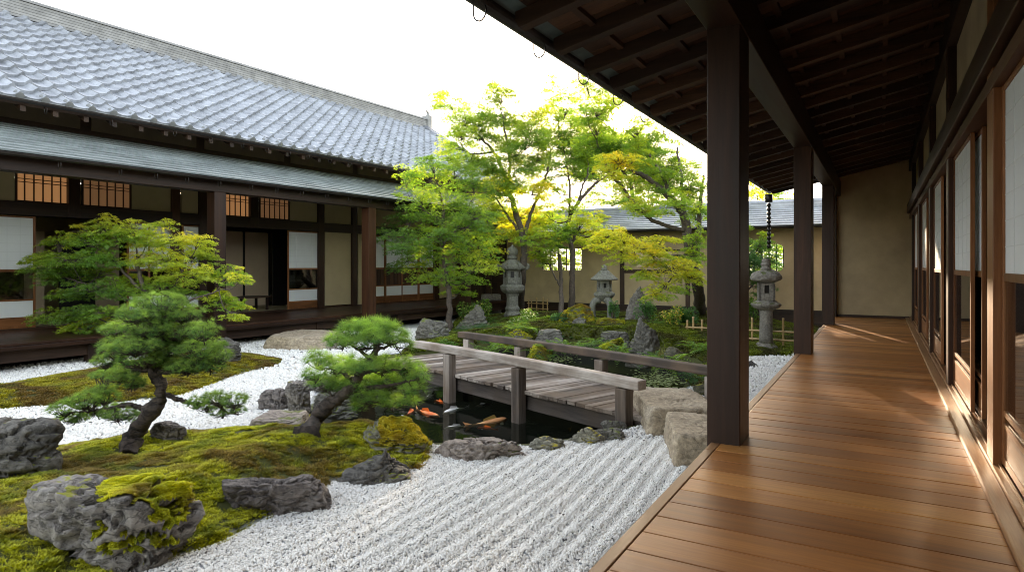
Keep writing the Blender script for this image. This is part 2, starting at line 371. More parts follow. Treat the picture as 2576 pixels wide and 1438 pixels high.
# ------------------------------------------------------------------ ground, pond, moss, gravel
def poly(pts, z=0.): return np.array([Pz(x, y, z)[:2] for x, y in pts])
POND = poly([(845, 1000), (880, 962), (950, 940), (1060, 925), (1200, 903), (1330, 896), (1450, 893), (1600, 905), (1700, 925), (1765, 955),
             (1720, 1005)], -.33)
POND = np.vstack([POND, poly([(1650, 1050), (1560, 1068), (1450, 1092), (1330, 1108), (1220, 1110), (1100, 1106), (1040, 1085), (960, 1068), (880, 1072), (825, 1058), (800, 1040)], 0.)])
M1 = poly([(-500, 1270), (0, 1195), (130, 1132), (250, 1112), (330, 1098), (480, 1090), (600, 1088), (672, 1078), (700, 1045), (760, 1035), (830, 1075),
           (900, 1060), (1010, 1060), (1080, 1100), (1078, 1150), (1050, 1180), (900, 1205), (840, 1212), (700, 1290), (640, 1318), (560, 1362), (440, 1400), (300, 1440), (200, 1540), (-300, 1900), (-900, 1700)])
M2 = poly([(-500, 1010), (0, 975), (150, 945), (260, 925), (440, 895), (560, 885), (640, 893), (712, 905), (700, 921), (620, 935), (560, 957), (450, 995), (300, 1012), (150, 1018), (0, 1030), (-500, 1080)])
M3 = poly([(1010, 885), (1060, 850), (1130, 838), (1150, 800), (1250, 797), (1400, 794), (1700, 794), (1900, 797), (1990, 810), (2060, 812), (2055, 850), (1990, 895), (1880, 897), (1790, 945), (1770, 1000),
           (1740, 965), (1650, 900), (1450, 885), (1330, 888), (1200, 895), (1100, 905), (1040, 912)])
def H(P):
    P = np.atleast_2d(np.asarray(P, float))[:, :2]
    q = np.c_[P, np.zeros(len(P))]
    h = .02 * (fbm(q * .7, 3, 3) - .5)
    d1, d2, d3, dp = sdf(P, M1), sdf(P, M2), sdf(P, M3), sdf(P, POND)
    h = h + (.15 + .13 * (fbm(q * 2.2, 4, 5) - .4)) * sst(-d1 / .9) + (.035 + .05 * (fbm(q * 7, 3, 15) - .4)) * sst(-d1 / .06)
    h = h + .10 * sst(-d2 / .7) + .03 * sst(-d2 / .08) + .04 * (fbm(q * 2, 3, 6) - .5) * sst(-d2 / .3)
    h = h + (.30 + .16 * (fbm(q * 1.3, 4, 8) - .5)) * sst(-d3 / 2.6) + .04 * sst(-d3 / .1)
    return h * sst((dp + .02) / .35) - .95 * sst((.10 - dp) / .42)
def rake(P):                 # raked ripples, parallel to the veranda
    m = sst((P[:, 0] + 4.6) / 2.2) * sst((8.5 - P[:, 1]) / 2)
    wob = .05 * np.sin(P[:, 1] * 1.3) + .10 * (fbm(np.c_[P[:, :2] * .6, np.zeros(len(P))], 2, 11) - .5)
    return .0072 * m * np.sin((P[:, 0] + wob + .03 * P[:, 1]) * 2 * math.pi / .135)
def G(x, y, dz=0.):          # where the picture ray (x, y) meets the ground
    z = 0.
    for _ in range(6):
        p = Pz(x, y, z); z = float(H([p[:2]])[0])
    p = Pz(x, y, z); p[2] = z + dz; return p
gx = np.arange(-18.5, 3.01, .06); gy = np.arange(-.5, 22.51, .06)
XX, YY = np.meshgrid(gx, gy); P = np.c_[XX.ravel(), YY.ravel()]
hz = np.zeros(len(P))
for k in range(0, len(P), 20000): hz[k:k + 20000] = H(P[k:k + 20000])
d1, d2, d3, dp = (sdf(P, q) for q in (M1, M2, M3, POND))
edge = np.minimum(np.minimum(P[:, 0] + 18.5, 3 - P[:, 0]), np.minimum(P[:, 1] + .5, 22.5 - P[:, 1])); hz = hz * sst(edge / .8)
isg = (np.minimum(np.minimum(d1, d2), d3) > -.02) & (dp > .16) & (hz > -.06)
nn = fbm(np.c_[P * 3, 0 * P[:, :1]], 4, 2)
colr = np.where(isg[:, None], np.array((.50, .50, .51)) * (.8 + .4 * nn[:, None]), np.array((.055, .058, .012)) * (.5 + nn[:, None]))
colr = np.where((hz < -.12)[:, None], np.array((.028, .026, .018)) * (.5 + nn[:, None]), colr)
far = (P[:, 0] < -12.6) ; colr = np.where(far[:, None], colr * .35, colr)  # shade under the long house floor put into the ground colour
V = np.c_[P, hz + np.where(isg, rake(P) - .006, 0)]
nx, ny = len(gx), len(gy); i = np.arange(ny - 1)[:, None] * nx + np.arange(nx - 1)[None]
mk('garden_ground', V, np.stack([i, i + 1, i + nx + 1, i + nx], -1).reshape(-1, 4), tintmat('garden earth and fine gravel', .9, .8), smooth=True, colr=colr)['kind'] = 'structure'
B = [(-18.5, -.5), (3, -.5), (3, 22.5), (-18.5, 22.5)]; Bo = [(-400, -400), (400, -400), (400, 400), (-400, 400)]
g = mk('ground', [(x, y, 0) for x, y in B + Bo], [[4, 5, 1, 0], [5, 6, 2, 1], [6, 7, 3, 2], [7, 4, 0, 3]], plain('far ground', (.08, .09, .045), .95, 0, 2., .4)); g['kind'] = 'structure'
a, b_ = POND.min(0) - .5, POND.max(0) + .5
g = mk('pond_water', [(a[0], a[1], -.33), (b_[0], a[1], -.33), (b_[0], b_[1], -.33), (a[0], b_[1], -.33)], [[0, 1, 2, 3]], M['water']); g['kind'] = 'structure'

def rand_pts(pl, dens, lo=-1e9, hi=1e9):
    pl = np.asarray(pl); a, b = np.maximum(pl.min(0), (-13.2, .5)), np.minimum(pl.max(0), (-.95, 20.4))
    n = int((b - a).prod() * dens); p = a + rng.random((n, 2)) * (b - a)
    d = sdf(p, pl); return p[(d > lo) & (d < hi)], d[(d > lo) & (d < hi)]
def seen(p, m=60):           # inside the picture (with a margin), as seen from the camera
    d = -sY * p[:, 0] + cY * p[:, 1]; r = cY * p[:, 0] + sY * p[:, 1]
    x = CX + F * r / d; y = HY + F * 1.8 / d
    return (d > 1) & (x > -m) & (x < 2576 + m) & (y < 1438 + m * 2.5)
def rotm(n):                 # random rotation matrices
    q = rng.normal(size=(n, 4)); q /= np.linalg.norm(q, axis=1)[:, None]; a, b, c, d = q.T
    return np.stack([1 - 2 * (c * c + d * d), 2 * (b * c - a * d), 2 * (b * d + a * c), 2 * (b * c + a * d), 1 - 2 * (b * b + d * d), 2 * (c * d - a * b),
                     2 * (b * d - a * c), 2 * (c * d + a * b), 1 - 2 * (b * b + c * c)], -1).reshape(n, 3, 3)
def inst(T, TF, pos, Rm, S):
    """copies of template T (k,3) with faces TF at pos with rotation Rm (n,3,3) and scale S (n,) or (n,3)"""
    S = np.asarray(S, float); S = S[:, None] if S.ndim == 1 else S
    V = np.einsum('nij,nkj->nki', Rm, T[None] * S[:, None, :]) + pos[:, None]
    k = len(T); Fc = (TF[None] + (np.arange(len(pos)) * k)[:, None, None]).reshape(-1, TF.shape[1])
    return V.reshape(-1, 3), Fc
ph = (1 + 5 ** .5) / 2
ICO = np.array([(-1, ph, 0), (1, ph, 0), (-1, -ph, 0), (1, -ph, 0), (0, -1, ph), (0, 1, ph), (0, -1, -ph), (0, 1, -ph), (ph, 0, -1), (ph, 0, 1), (-ph, 0, -1), (-ph, 0, 1)]) / (1 + ph * ph) ** .5
ICOF = np.array([(0, 11, 5), (0, 5, 1), (0, 1, 7), (0, 7, 10), (0, 10, 11), (1, 5, 9), (5, 11, 4), (11, 10, 2), (10, 7, 6), (7, 1, 8), (3, 9, 4), (3, 4, 2), (3, 2, 6), (3, 6, 8), (3, 8, 9), (4, 9, 5), (2, 4, 11), (6, 2, 10), (8, 6, 7), (9, 8, 1)])
OCT = np.array([(1, 0, 0), (-1, 0, 0), (0, 1, 0), (0, -1, 0), (0, 0, 1), (0, 0, -1.)]); OCTF = np.array([(0, 2, 4), (2, 1, 4), (1, 3, 4), (3, 0, 4), (2, 0, 5), (1, 2, 5), (3, 1, 5), (0, 3, 5)])
def pebbles(p, size, T, TF):
    n = len(p); z = np.concatenate([H(p[k:k + 20000]) for k in range(0, n, 20000)]) + rake(p)
    s = size * (.6 + .6 * rng.random((n, 3))) * (.75 + .6 * rng.random((n, 1)) ** 2) * np.array((1.25, .8, .7)); c = .70 + .18 * rng.random((n, 1)); c = c * np.array((1.04, 1, .935))
    dk = rng.random(n); c = np.where((dk < .012)[:, None], (.10, .09, .085), c); c = np.where(((dk > .012) & (dk < .07))[:, None], c * (.72, .68, .62), c)
    pos = np.c_[p, z + rng.random(n) * size * .8]
    V, Fc = inst(T, TF, pos, rotm(n), s); return V, Fc, np.repeat(c, len(T), 0)
box = np.array([(-13.2, .5), (-.95, .5), (-.95, 20), (-13.2, 20)])
def gravel_pts(dens, y0, y1):
    p, _ = rand_pts(box, dens); p = p[seen(p)]; dd = -sY * p[:, 0] + cY * p[:, 1]
    p = p[(dd > y0) & (dd < y1)]
    k = np.ones(len(p), bool)
    for pl, lim in ((M1, .0), (M2, .0), (M3, .0), (POND, .18)): k &= sdf(p, pl) > lim
    return p[k]
parts = [pebbles(gravel_pts(10500, 2.5, 6.6), 0.0088, ICO, ICOF), pebbles(gravel_pts(2600, 6.6, 11), .0155, OCT, OCTF), pebbles(gravel_pts(700, 11, 18), .028, OCT, OCTF)]
n0 = 0; Vs, Fs, Cs = [], [], []
for V, Fc, C in parts: Vs.append(V); Fs.append(Fc + n0); Cs.append(C); n0 += len(V)
o = mk('white_gravel', np.vstack(Vs), np.vstack(Fs), M['pebble'], colr=np.vstack(Cs)); tag(o, 'raked white gravel spread round the moss and the pond', 'gravel', kind='stuff')

# moss: tiny upright leaf clumps on the mounds
TUFT = []; TUFTF = []
for k in range(4):
    a = k * math.pi / 2; c, s = math.cos(a), math.sin(a); n = len(TUFT)
    TUFT += [(-.35 * s, .35 * c, 0), (.35 * s, -.35 * c, 0), (1.0 * c, 1.0 * s, .75)]; TUFTF.append((n, n + 1, n + 2))
TUFT = np.array(TUFT); TUFTF = np.array(TUFTF)
def zrot(n):
    a = rng.random(n) * 2 * math.pi; c, s, z, o = np.cos(a), np.sin(a), np.zeros(n), np.ones(n)
    return np.stack([c, -s, z, s, c, z, z, z, o], -1).reshape(n, 3, 3)
def moss_color(q, s=0, br=0.):
    f = fbm(q * 2.6, 5, 21 + s) + br; g_ = fbm(q * 6, 3, 31 + s); h_ = fbm(q * 14, 2, 35 + s)
    c = np.outer(1 - sst(f, .38, .58), (.22, .155, .04)) + np.outer(sst(f, .38, .58), (.42, .41, .035))
    c = c * (1 - .6 * sst(g_, .5, .75))[:, None] + np.outer(.6 * sst(g_, .5, .75), (.15, .20, .03))
    return c * (.6 + .8 * h_)[:, None]
def moss(name, pl, dens, size, label, hi=.02, warm=1., mul=1.):
    p, d = rand_pts(pl, dens, hi=hi); k = seen(p, 100) & (sdf(p, POND) > .06); p = p[k]
    p = p[(fbm(np.c_[p * 9, 0 * p[:, :1]], 3, 44) < .75)]
    z = np.concatenate([H(p[k:k + 20000]) for k in range(0, len(p), 20000)]); n = len(p); q = np.c_[p, z]
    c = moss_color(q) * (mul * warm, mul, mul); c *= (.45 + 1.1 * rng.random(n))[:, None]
    V, Fc = inst(TUFT, TUFTF, q - (0, 0, .004), zrot(n), size * (.6 + .8 * rng.random(n)) * (.3 + 1.5 * fbm(q * 12, 2, 9)))
    o = mk(name, V, Fc, M['mosst'], colr=np.repeat(c, len(TUFT), 0)); return tag(o, label, 'moss', kind='stuff')
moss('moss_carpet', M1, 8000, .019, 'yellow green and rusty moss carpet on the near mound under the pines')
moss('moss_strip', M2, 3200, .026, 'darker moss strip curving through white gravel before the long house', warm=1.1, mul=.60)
moss('moss_bank', M3, 1500, .036, 'dark green mossy bank behind the pond below the lanterns', warm=.8, mul=.42)

# ------------------------------------------------------------------ rocks
def icosphere(n):
    V = ICO.copy(); Fc = ICOF.copy()
    for _ in range(n):
        e = {}; V = list(map(tuple, V)); out = []
        def mid(a, b):
            k = (min(a, b), max(a, b))
            if k not in e:
                m = np.array(V[a]) + np.array(V[b]); m /= np.linalg.norm(m); e[k] = len(V); V.append(tuple(m))
            return e[k]
        for a, b, c in Fc:
            ab, bc, ca = mid(a, b), mid(b, c), mid(c, a); out += [(a, ab, ca), (b, bc, ab), (c, ca, bc), (ab, bc, ca)]
        V = np.array(V); Fc = np.array(out)
    return V, Fc
SPH = {n: icosphere(n) for n in (3, 4, 5)}
def rock_mesh(dims, seed, shape='boulder', rough=1., lod=5):
    D, Fc = SPH[lod]; rs = np.random.default_rng(seed); D = D.copy()
    n = 16; N = rs.normal(size=(n, 3)); N /= np.linalg.norm(N, axis=1)[:, None]; dist = .62 + .33 * rs.random(n)
    if shape in ('slab', 'step'): N = np.vstack([N, (0, 0, 1), (0, 0, 1.)]); dist = np.r_[dist, .55 if shape == 'slab' else .5, .6]
    if shape == 'step': N = np.vstack([N, (1, .1, .1), (-1, .05, .1), (.05, 1, .1), (0, -1, .12)]); dist = np.r_[dist * 1.35, .80, .80, .78, .78]; dist[n] = .5; dist[n + 1] = .5
    q = D @ N.T; r = np.where(q > 1e-3, dist / np.maximum(q, 1e-3), 9.)
    sh_ = 30 if shape == 'step' else 16; r = -np.log(np.exp(-r * sh_).sum(1)) / sh_; r = np.minimum(r, 1.08)
    V = D * r[:, None]
    if shape == 'peak': t = np.clip((V[:, 2] + .3) / 1.2, 0, 1); V[:, :2] *= (1 - .72 * t ** 1.2)[:, None]; V[:, 0] += .12 * t
    if shape == 'tall': t = np.clip((V[:, 2] + .3) / 1.2, 0, 1); V[:, :2] *= (1 - .45 * t ** 2)[:, None]
    V = V / np.array([np.abs(V[:, 0]).max(), np.abs(V[:, 1]).max(), V[:, 2].max()]); d3_ = np.array(dims)
    W = V * d3_; s = d3_.mean(); o = rs.random(3) * 50
    nrm = D
    f1 = fbm(W / s * 1.6 + o, 5, seed) - .5; f2 = np.abs(fbm(W / s * np.array((2.5, 2.5, 6)) + o, 4, seed + 3) - .5); f3 = fbm(W / s * 9 + o, 3, seed + 5) - .5
    strat = np.abs(((W[:, 2] / s * 3.2 + 1.2 * f1 + .35 * W[:, 0] / s) % 1) - .5)
    disp = .30 * f1 - .42 * sst(.09 - f2, 0, .09) * .35 + .07 * f3 + .05 * (strat - .25)
    W = W + nrm * (disp * min(s, 2.2 * d3_.min()) * rough)[:, None]
    W[:, 2] = np.maximum(W[:, 2], -.25 * dims[2]); return W, Fc
ROCKS = {}
M['rk7'] = rockmat('tan stone with lichen', (.13, .12, .09), (.29, .27, .20), .27, (.42, .34, .02), .25, (.42, .40, .33))
M['rk1'] = rockmat('grey brown crag', (.11, .095, .08), (.27, .235, .205), .10, (.20, .20, .016), .8, (.48, .45, .40))
M['rk1b'] = rockmat('grey brown crag bare', (.075, .06, .052), (.18, .15, .13), .0, crack=.75, light=(.40, .36, .33))
M['rk2'] = rockmat('dark crag', (.042, .037, .031), (.13, .115, .095), .15, (.16, .17, .015), .6, (.36, .33, .28))
M['rk3'] = rockmat('mossy boulder', (.10, .09, .06), (.22, .20, .14), .52, (.16, .15, .008), .4, (.32, .30, .22))
M['rk4'] = rockmat('tan slab', (.22, .165, .105), (.44, .35, .24), .0, crack=.3, light=(.60, .51, .39))
M['rk4b'] = rockmat('pinkish grey boulder', (.16, .125, .10), (.33, .27, .225), .05, (.10, .11, .02), .35, (.50, .44, .38))
M['rk5'] = rockmat('blue grey boulder', (.075, .067, .053), (.185, .168, .135), .26, (.12, .14, .02), .4, (.38, .38, .35))
M['rk6'] = rockmat('moss covered stone', (.06, .06, .035), (.13, .13, .08), .85, (.13, .14, .01), .2, (.2, .2, .14))
def rock(name, x0, x1, yt, yb, label, mat='rk1', shape='boulder', seed=1, th=.75, rz=None, rough=1., lod=5, cat='rock', dz=0.):
    xc = (x0 + x1) / 2; p = G(xc, yb, dz); d = depth_of(p); wd = (x1 - x0) * d / F; t = wd * th
    v = ray(xc, yb)[:2]; v = v / np.linalg.norm(v); c = p[:2] + v * t * .42
    dc = depth_of(np.array([c[0], c[1], 0])); dt = dc + t * {'step': .46, 'slab': .25}.get(shape, 0); zt = CAMZ - (yt - HY) * dt / F; zg = p[2]; h = max(zt - zg, .05)
    W, Fc = rock_mesh((wd / 2 * dc / d, t / 2, h), seed, shape, rough, lod)
    a = (YAW if rz is None else rz); cs, sn = math.cos(a), math.sin(a)
    W[:, 0] *= (wd * dc / d) / (W[:, 0].max() - W[:, 0].min()); W[:, 2] *= h / W[:, 2].max()
    o = mk(name, W, Fc, M[mat], smooth=True); o.location = (c[0], c[1], zg - .01); o.rotation_euler = (0, 0, a)
    tag(o, label, cat); ROCKS[label] = (o, W, Fc); return o
def moss_cap(o, W, Fc, thr, dens, size, colm=(1, 1, 1), seed=0, zmin=None, xr=None, ell=None):
    """a cushion of moss tufts over the upward faces of a rock, as a part of it"""
    A, B_, C = W[Fc[:, 0]], W[Fc[:, 1]], W[Fc[:, 2]]; N = np.cross(B_ - A, C - A); ar = np.linalg.norm(N, axis=1) / 2; N = N / (2 * ar[:, None] + 1e-12)
    ctr = (A + B_ + C) / 3; m = (N[:, 2] + .5 * (fbm(ctr * 4 + seed, 3, seed) - .5) > thr)
    if ell is not None:
        cx, cy, rx, ry = ell; m = (N[:, 2] > .05) & (((ctr[:, 0] - cx) / rx) ** 2 + ((ctr[:, 1] - cy) / ry) ** 2 + 1.6 * (fbm(ctr * 6 + seed, 3, seed) - .5) < 1)
    if zmin is not None: m &= ctr[:, 2] > zmin
    if xr is not None: m &= (ctr[:, 0] > xr[0]) & (ctr[:, 0] < xr[1])
    if not m.any(): return
    n = int(ar[m].sum() * dens); f = rng.choice(np.where(m)[0], n, p=ar[m] / ar[m].sum())
    u, v = rng.random((2, n, 1)); s = (u + v) > 1; u = np.where(s, 1 - u, u); v = np.where(s, 1 - v, v)
    q = A[f] + u * (B_[f] - A[f]) + v * (C[f] - A[f]); off = .01 + .015 * fbm(q * 7 + seed, 3, seed)
    c = moss_color(q + 3 * seed, seed, .12) * colm * (.7 + .6 * rng.random((n, 1)))
    V, F2 = inst(TUFT, TUFTF, q + N[f] * off[:, None] * .5, zrot(n), size * (.6 + .8 * rng.random(n)))
    # the cushion's own body, slightly proud of the stone
    mf = Fc[m]; used = np.unique(mf); idx = -np.ones(len(W), int); idx[used] = np.arange(len(used)); VN = np.zeros_like(W)
    for k in range(3): np.add.at(VN, Fc[:, k], N)
    VN /= np.linalg.norm(VN, axis=1)[:, None] + 1e-9
    body = W[used] + VN[used] * (.004 + .015 * fbm(W[used] * 7 + seed, 3, seed))[:, None]
    cb = moss_color(body + 3 * seed, seed, .12) * colm * .8
    k = len(body); ob = mk('moss_cushion', np.vstack([body, V]), [np.vstack([idx[mf], F2 + k])], M['mosst'], o, colr=np.vstack([cb, np.repeat(c, len(TUFT), 0)]))
    ob['label'] = 'yellow green moss cushion on the stone'; return ob
RK = [
 ('rock', 60, 500, 1178, 1425, 'big layered grey crag with yellow moss cushion in the near corner', 'rk1', 'slab', 11, .62, None, 1.15),
 ('rock', 555, 842, 1188, 1296, 'long low brown grey rock between near moss and white gravel', 'rk1b', 'slab', 12, .42, YAW + .18, .9),
 ('rock', 848, 1064, 1122, 1222, 'dark pyramid shaped rock standing at the gravel edge', 'rk2', 'peak', 13, .7, None, .6),
 ('rock', 888, 1080, 1050, 1138, 'mossy golden green boulder at the pond corner beside the leaning pine', 'rk3', 'boulder', 24, .7),
 ('rock', 1085, 1330, 1089, 1157, 'broad flat pinkish boulder on the gravel side of the pond', 'rk4b', 'slab', 15, .5),
 ('rock', 1336, 1434, 1094, 1133, 'small low tan stone between flat boulder and lichen stone', 'rk7', 'boulder', 16, .6),
 ('rock', 1424, 1524, 1070, 1118, 'pale stone with yellow lichen top by the pond', 'rk7', 'boulder', 17, .7),
 ('rock', 1488, 1572, 1072, 1108, 'low grey stone sloping into gravel beside the lichen stone', 'rk5', 'slab', 18, .7),
 ('rock', 1510, 1578, 1054, 1082, 'small dark green grey stone at the foot of the bridge post', 'rk5', 'boulder', 19, .7),
 ('stepping_stone', 1596, 1790, 968, 1092, 'rough tan stone slab at the bridge end', 'rk4', 'step', 20, 1.7, None, .28),
 ('stepping_stone', 1676, 1850, 1030, 1172, 'pale square stone step beside the wooden veranda', 'rk4', 'step', 21, 1.75, YAW - .12, .25),
 ('rock', -200, 128, 1042, 1214, 'dark rugged rock cut by the left edge of the picture', 'rk2', 'slab', 71, .7, None, .9),
 ('rock', 375, 470, 1055, 1108, 'brown rock behind the foot of the round pine', 'rk1b', 'boulder', 23, .7),
 ('rock', 648, 746, 970, 1034, 'purple grey faceted rock standing on the white gravel', 'rk1b', 'slab', 61, .8),
 ('rock', 722, 792, 952, 1042, 'pale rounded rock just behind the purple grey rock', 'rk1', 'slab', 62, .9),
 ('rock', 645, 775, 1025, 1072, 'flat cream stone on gravel left of the leaning pine', 'rk4b', 'step', 33, 1.1, None, .7),
 ('rock', 776, 892, 982, 1040, 'blue grey stone at the water edge behind the leaning pine', 'rk5', 'boulder', 34, .6),
 ('rock', 742, 850, 938, 985, 'dark stone half hidden behind the leaning pine crown', 'rk2', 'slab', 35, .6),
 ('rock', 528, 608, 846, 915, 'dark blue rock on the moss strip behind the round pine', 'rk2', 'boulder', 36, .7),
 ('stepping_stone', 680, 866, 826, 880, 'large pale shoe stone below the long house veranda', 'rk4', 'step', 37, 1.1, YAW - .2, .25),
 ('rock', 748, 800, 858, 876, 'small flat stone in front of the shoe stone', 'rk5', 'slab', 38, .7, None, .6),
 ('rock', 806, 850, 862, 880, 'smallest flat stone beside the shoe stone end', 'rk4b', 'slab', 39, .7, None, .6),
 ('rock', 1040, 1128, 797, 852, 'pale grey ribbed rock at the foot of the thin maple', 'rk5', 'boulder', 40, .7),
 ('rock', 1148, 1240, 764, 826, 'smooth grey boulder behind the flowering shrub', 'rk5', 'boulder', 41, .6),
 ('rock', 1256, 1340, 828, 866, 'grey stone with moss rim near the bridge far end', 'rk5', 'boulder', 42, .7),
 ('rock', 1344, 1424, 826, 866, 'smooth dark grey stone between moss rim stone and mossy knoll', 'rk5', 'slab', 43, .6),
 ('rock', 1394, 1508, 764, 846, 'big moss covered knoll below the window', 'rk6', 'boulder', 44, .8, None, .6),
 ('rock', 1484, 1590, 800, 854, 'low moss hump right of the moss knoll', 'rk6', 'slab', 45, .7, None, .6),
 ('rock', 1556, 1642, 718, 840, 'tall upright brown standing stone against the garden wall', 'rk1', 'tall', 46, .5, None, .6),
 ('rock', 1570, 1664, 796, 900, 'blue grey standing stone with pale veins at the pond', 'rk5', 'tall', 47, .7, None, .6),
 ('rock', 1516, 1592, 830, 866, 'low grey stone between the moss hump and the veined standing stone', 'rk5', 'slab', 48, .7),
 ('rock', 1508, 1572, 850, 888, 'round green moss boulder at the far pond edge', 'rk6', 'boulder', 49, .7, None, .5),
 ('rock', 1330, 1392, 868, 896, 'moss boulder at the far pond edge behind the middle of the bridge', 'rk6', 'boulder', 50, .7, None, .5),
 ('rock', 1668, 1720, 868, 908, 'moss topped tan stone beside the ferns right of the veined stone', 'rk3', 'boulder', 51, .7),
 ('rock', 1738, 1800, 962, 996, 'dark mossy stone behind the bridge right railing post', 'rk3', 'boulder', 52, .7),
 ('rock', 1876, 1908, 905, 925, 'small dark stone on the raked gravel beside the near post', 'rk2', 'boulder', 53, .8),
 ('rock', 1208, 1262, 738, 788, 'left of the two upright flat slabs leaning on the boarded wall', 'rk1', 'step', 54, .25, None, .3),
 ('rock', 1262, 1304, 741, 787, 'right of the two upright flat slabs, behind the curled lantern', 'rk1b', 'step', 55, .25, None, .3),
]
for r in RK: rock(*r)
for lab, thr, dens, size, cm, zm, xr, *el in (
    (RK[0][5], .62, 34000, .012, (1.2, 1.2, 1), .10, None, (.20, -.02, .27, .26)), (RK[3][5], .45, 20000, .013, (1.15, .95, .8), .06, None, (.10, -.05, .24, .24)), (RK[26][5], .15, 2600, .03, (1.2, 1.1, 1), None, None),
    (RK[27][5], .2, 2600, .03, (1, 1, 1), None, None), (RK[31][5], .1, 3500, .028, (.9, 1, 1), None, None), (RK[32][5], .1, 3000, .028, (1, 1, 1), None, None), (RK[24][5], .5, 3500, .026, (1, 1, 1), None, None)):
    o, W, Fc = ROCKS[lab]; moss_cap(o, W, Fc, thr, dens, size, np.array(cm), 3 + int(thr * 10), zm, xr, *el)

# ------------------------------------------------------------------ footbridge
bd = np.array((-.9365, .3507, 0)); bn = np.array((.3507, .9365, 0)); b0 = np.array((-2.40, 6.93, 0))
ang = math.atan2(bd[1], bd[0])
br = empty('footbridge', (b0[0], b0[1], 0), ang)              # local x runs along the bridge away from the veranda, local y towards the camera (negative = far)
tag(br, 'weathered grey plank footbridge with low railings over the koi pond', 'bridge')
L_, W_ = 5.55, 1.30; ZD = .106
mb = MB(); x = -.12
while x < L_:
    wdt = .135 + .04 * random.random(); zz = ZD + random.uniform(-.006, .006)
    e0 = -W_ - .03 + random.uniform(-.02, .02); e1 = .02 + random.uniform(-.02, .02)
    mb.box(x, x + wdt - .009, e0, e1, zz - .05, zz); x += wdt
mb.build('plank_deck', M['greyy'], br, bevel=.006)
for y in (-.11, -W_ + .10):
    MB().box(-.1, L_, y - .06, y + .06, ZD - .27, ZD - .056).build('side_beam', M['beamx'], br, bevel=.008)
for y, xs, x0, x1 in ((.06, (.10, 1.95, 3.62), -.16, 4.62), (-W_ - .06, (-.12, 1.75, 3.6, 5.1), -.45, 5.35)):
    for xx in xs:
        mb = MB(); mb.box(xx - .08, xx + .08, y - .07, y + .07, -.75 if xx > .5 else -.25, .41); mb.build('railing_post', M['greyz'], br, bevel=.012)
    P_ = [(x0 + (x1 - x0) * t, y, .475 + .02 * math.sin(t * 3)) for t in np.linspace(0, 1, 7)]
    mb = MB()
    for p, q in zip(P_[:-1], P_[1:]): pass
    V = []; 
    for p in P_:
        for a, b in ((-1, -1), (1, -1), (1, 1), (-1, 1)): V.append((p[0], p[1] + .075 * a, p[2] + .056 * b))
    Fq = [[0, 1, 2, 3][::-1], [24, 25, 26, 27]] + [[4 * i + j, 4 * i + (j + 1) % 4, 4 * i + 4 + (j + 1) % 4, 4 * i + 4 + j] for i in range(6) for j in range(4)]
    mb.add(V, Fq); mb.build('handrail', M['greyx'], br, bevel=.014)

# ------------------------------------------------------------------ shared joinery: sliding doors, transoms, courses
def sliding_door(parent, a, b0, b1, face, z=(.53, .74, 1.10, 1.66, 2.76), low=True, kind='cedar', glass=True, slats=0, grid=(3, 6), th=.03):
    """a timber door in the plane x=a between y=b0 and b1; face=+1 looks towards +x"""
    s = .045; f = MB()
    za, zb, zc, zd, ze = z
    for y in (b0, b1 - s): f.box(a - th / 2, a + th / 2, y, y + s, za, ze)
    for q, h in ((za, .05), (zb - .03, .035), (zc - .025, .035), (zd, .05), (ze - .035, .035)):
        f.box(a - th / 2 + .003, a + th / 2 - .003, b0 + s, b1 - s, q, q + h)
    d = f.build('sliding_door', M[kind + 'z'], parent, bevel=.003)
    def flat(nm, mat, z0, z1, off=0., t_=.006):
        MB().box(a - t_ / 2 + off, a + t_ / 2 + off, b0 + s, b1 - s, z0, z1).build(nm, mat, d)
    flat('paper_panel', M['paper'], zd + .05, ze - .035)
    g_ = MB(); x = a + face * .0045
    for i in range(1, grid[0]):
        y = b0 + s + (b1 - b0 - 2 * s) * i / grid[0]; g_.box(x - .001, x + .001, y - .003, y + .003, zd + .05, ze - .035)
    for i in range(1, grid[1]):
        q = zd + .05 + (ze - zd - .085) * i / grid[1]; g_.box(x - .001, x + .0014, b0 + s, b1 - s, q - .003, q + .003)
    g_.build('lattice', M['lattice_shadow'], d)  # grey strips painted for the lattice shadow showing through the paper
    if slats:
        q = MB()
        for i in range(slats):
            y = b0 + s + (b1 - b0 - 2 * s) * i / slats; q.box(a - .008, a + .008, y + .004, y + (b1 - b0 - 2 * s) / slats - .012, zc + .01, zd)
        q.build('slatted_panel', M['soffitz'], d)
    elif glass: flat('glass_pane', M['glass'], zc + .01 if low else zb + .005, zd)
    if low: flat('lower_paper', M['paper'], zb + .005, zc - .025)
    MB().box(a - .008, a + .008, b0 + s, b1 - s, za + .05, zb - .03).build('kick_board', M[kind + 'y'], d, bevel=.002)
    return d
M['lattice_shadow'] = plain('lattice shadow on paper', (.70, .70, .67), .8, 0, 5., .05, 0.)  # shadow tone of the lattice behind the paper, given as colour
def transom(parent, a, b0, b1, z0, z1, mat, n=6):
    f = MB()
    for y in (b0, b1 - .035): f.box(a - .02, a + .02, y, y + .035, z0, z1)
    for q in (z0, z1 - .03): f.box(a - .018, a + .018, b0 + .035, b1 - .035, q, q + .03)
    o = f.build('transom_window', M['darkz'], parent)
    MB().box(a - .018, a - .012, b0 + .03, b1 - .03, z0 + .02, z1 - .02).build('paper_panel', mat, o)
    l = MB()
    for i in range(1, n): y = b0 + (b1 - b0) * i / n; l.box(a - .008, a + .012, y - .011, y + .011, z0 + .03, z1 - .03)
    for q in (.62, .72): l.box(a - .006, a + .016, b0 + .035, b1 - .035, z0 + (z1 - z0) * q - .007, z0 + (z1 - z0) * q + .007)
    l.build('lattice', M['darkz'], o); return o
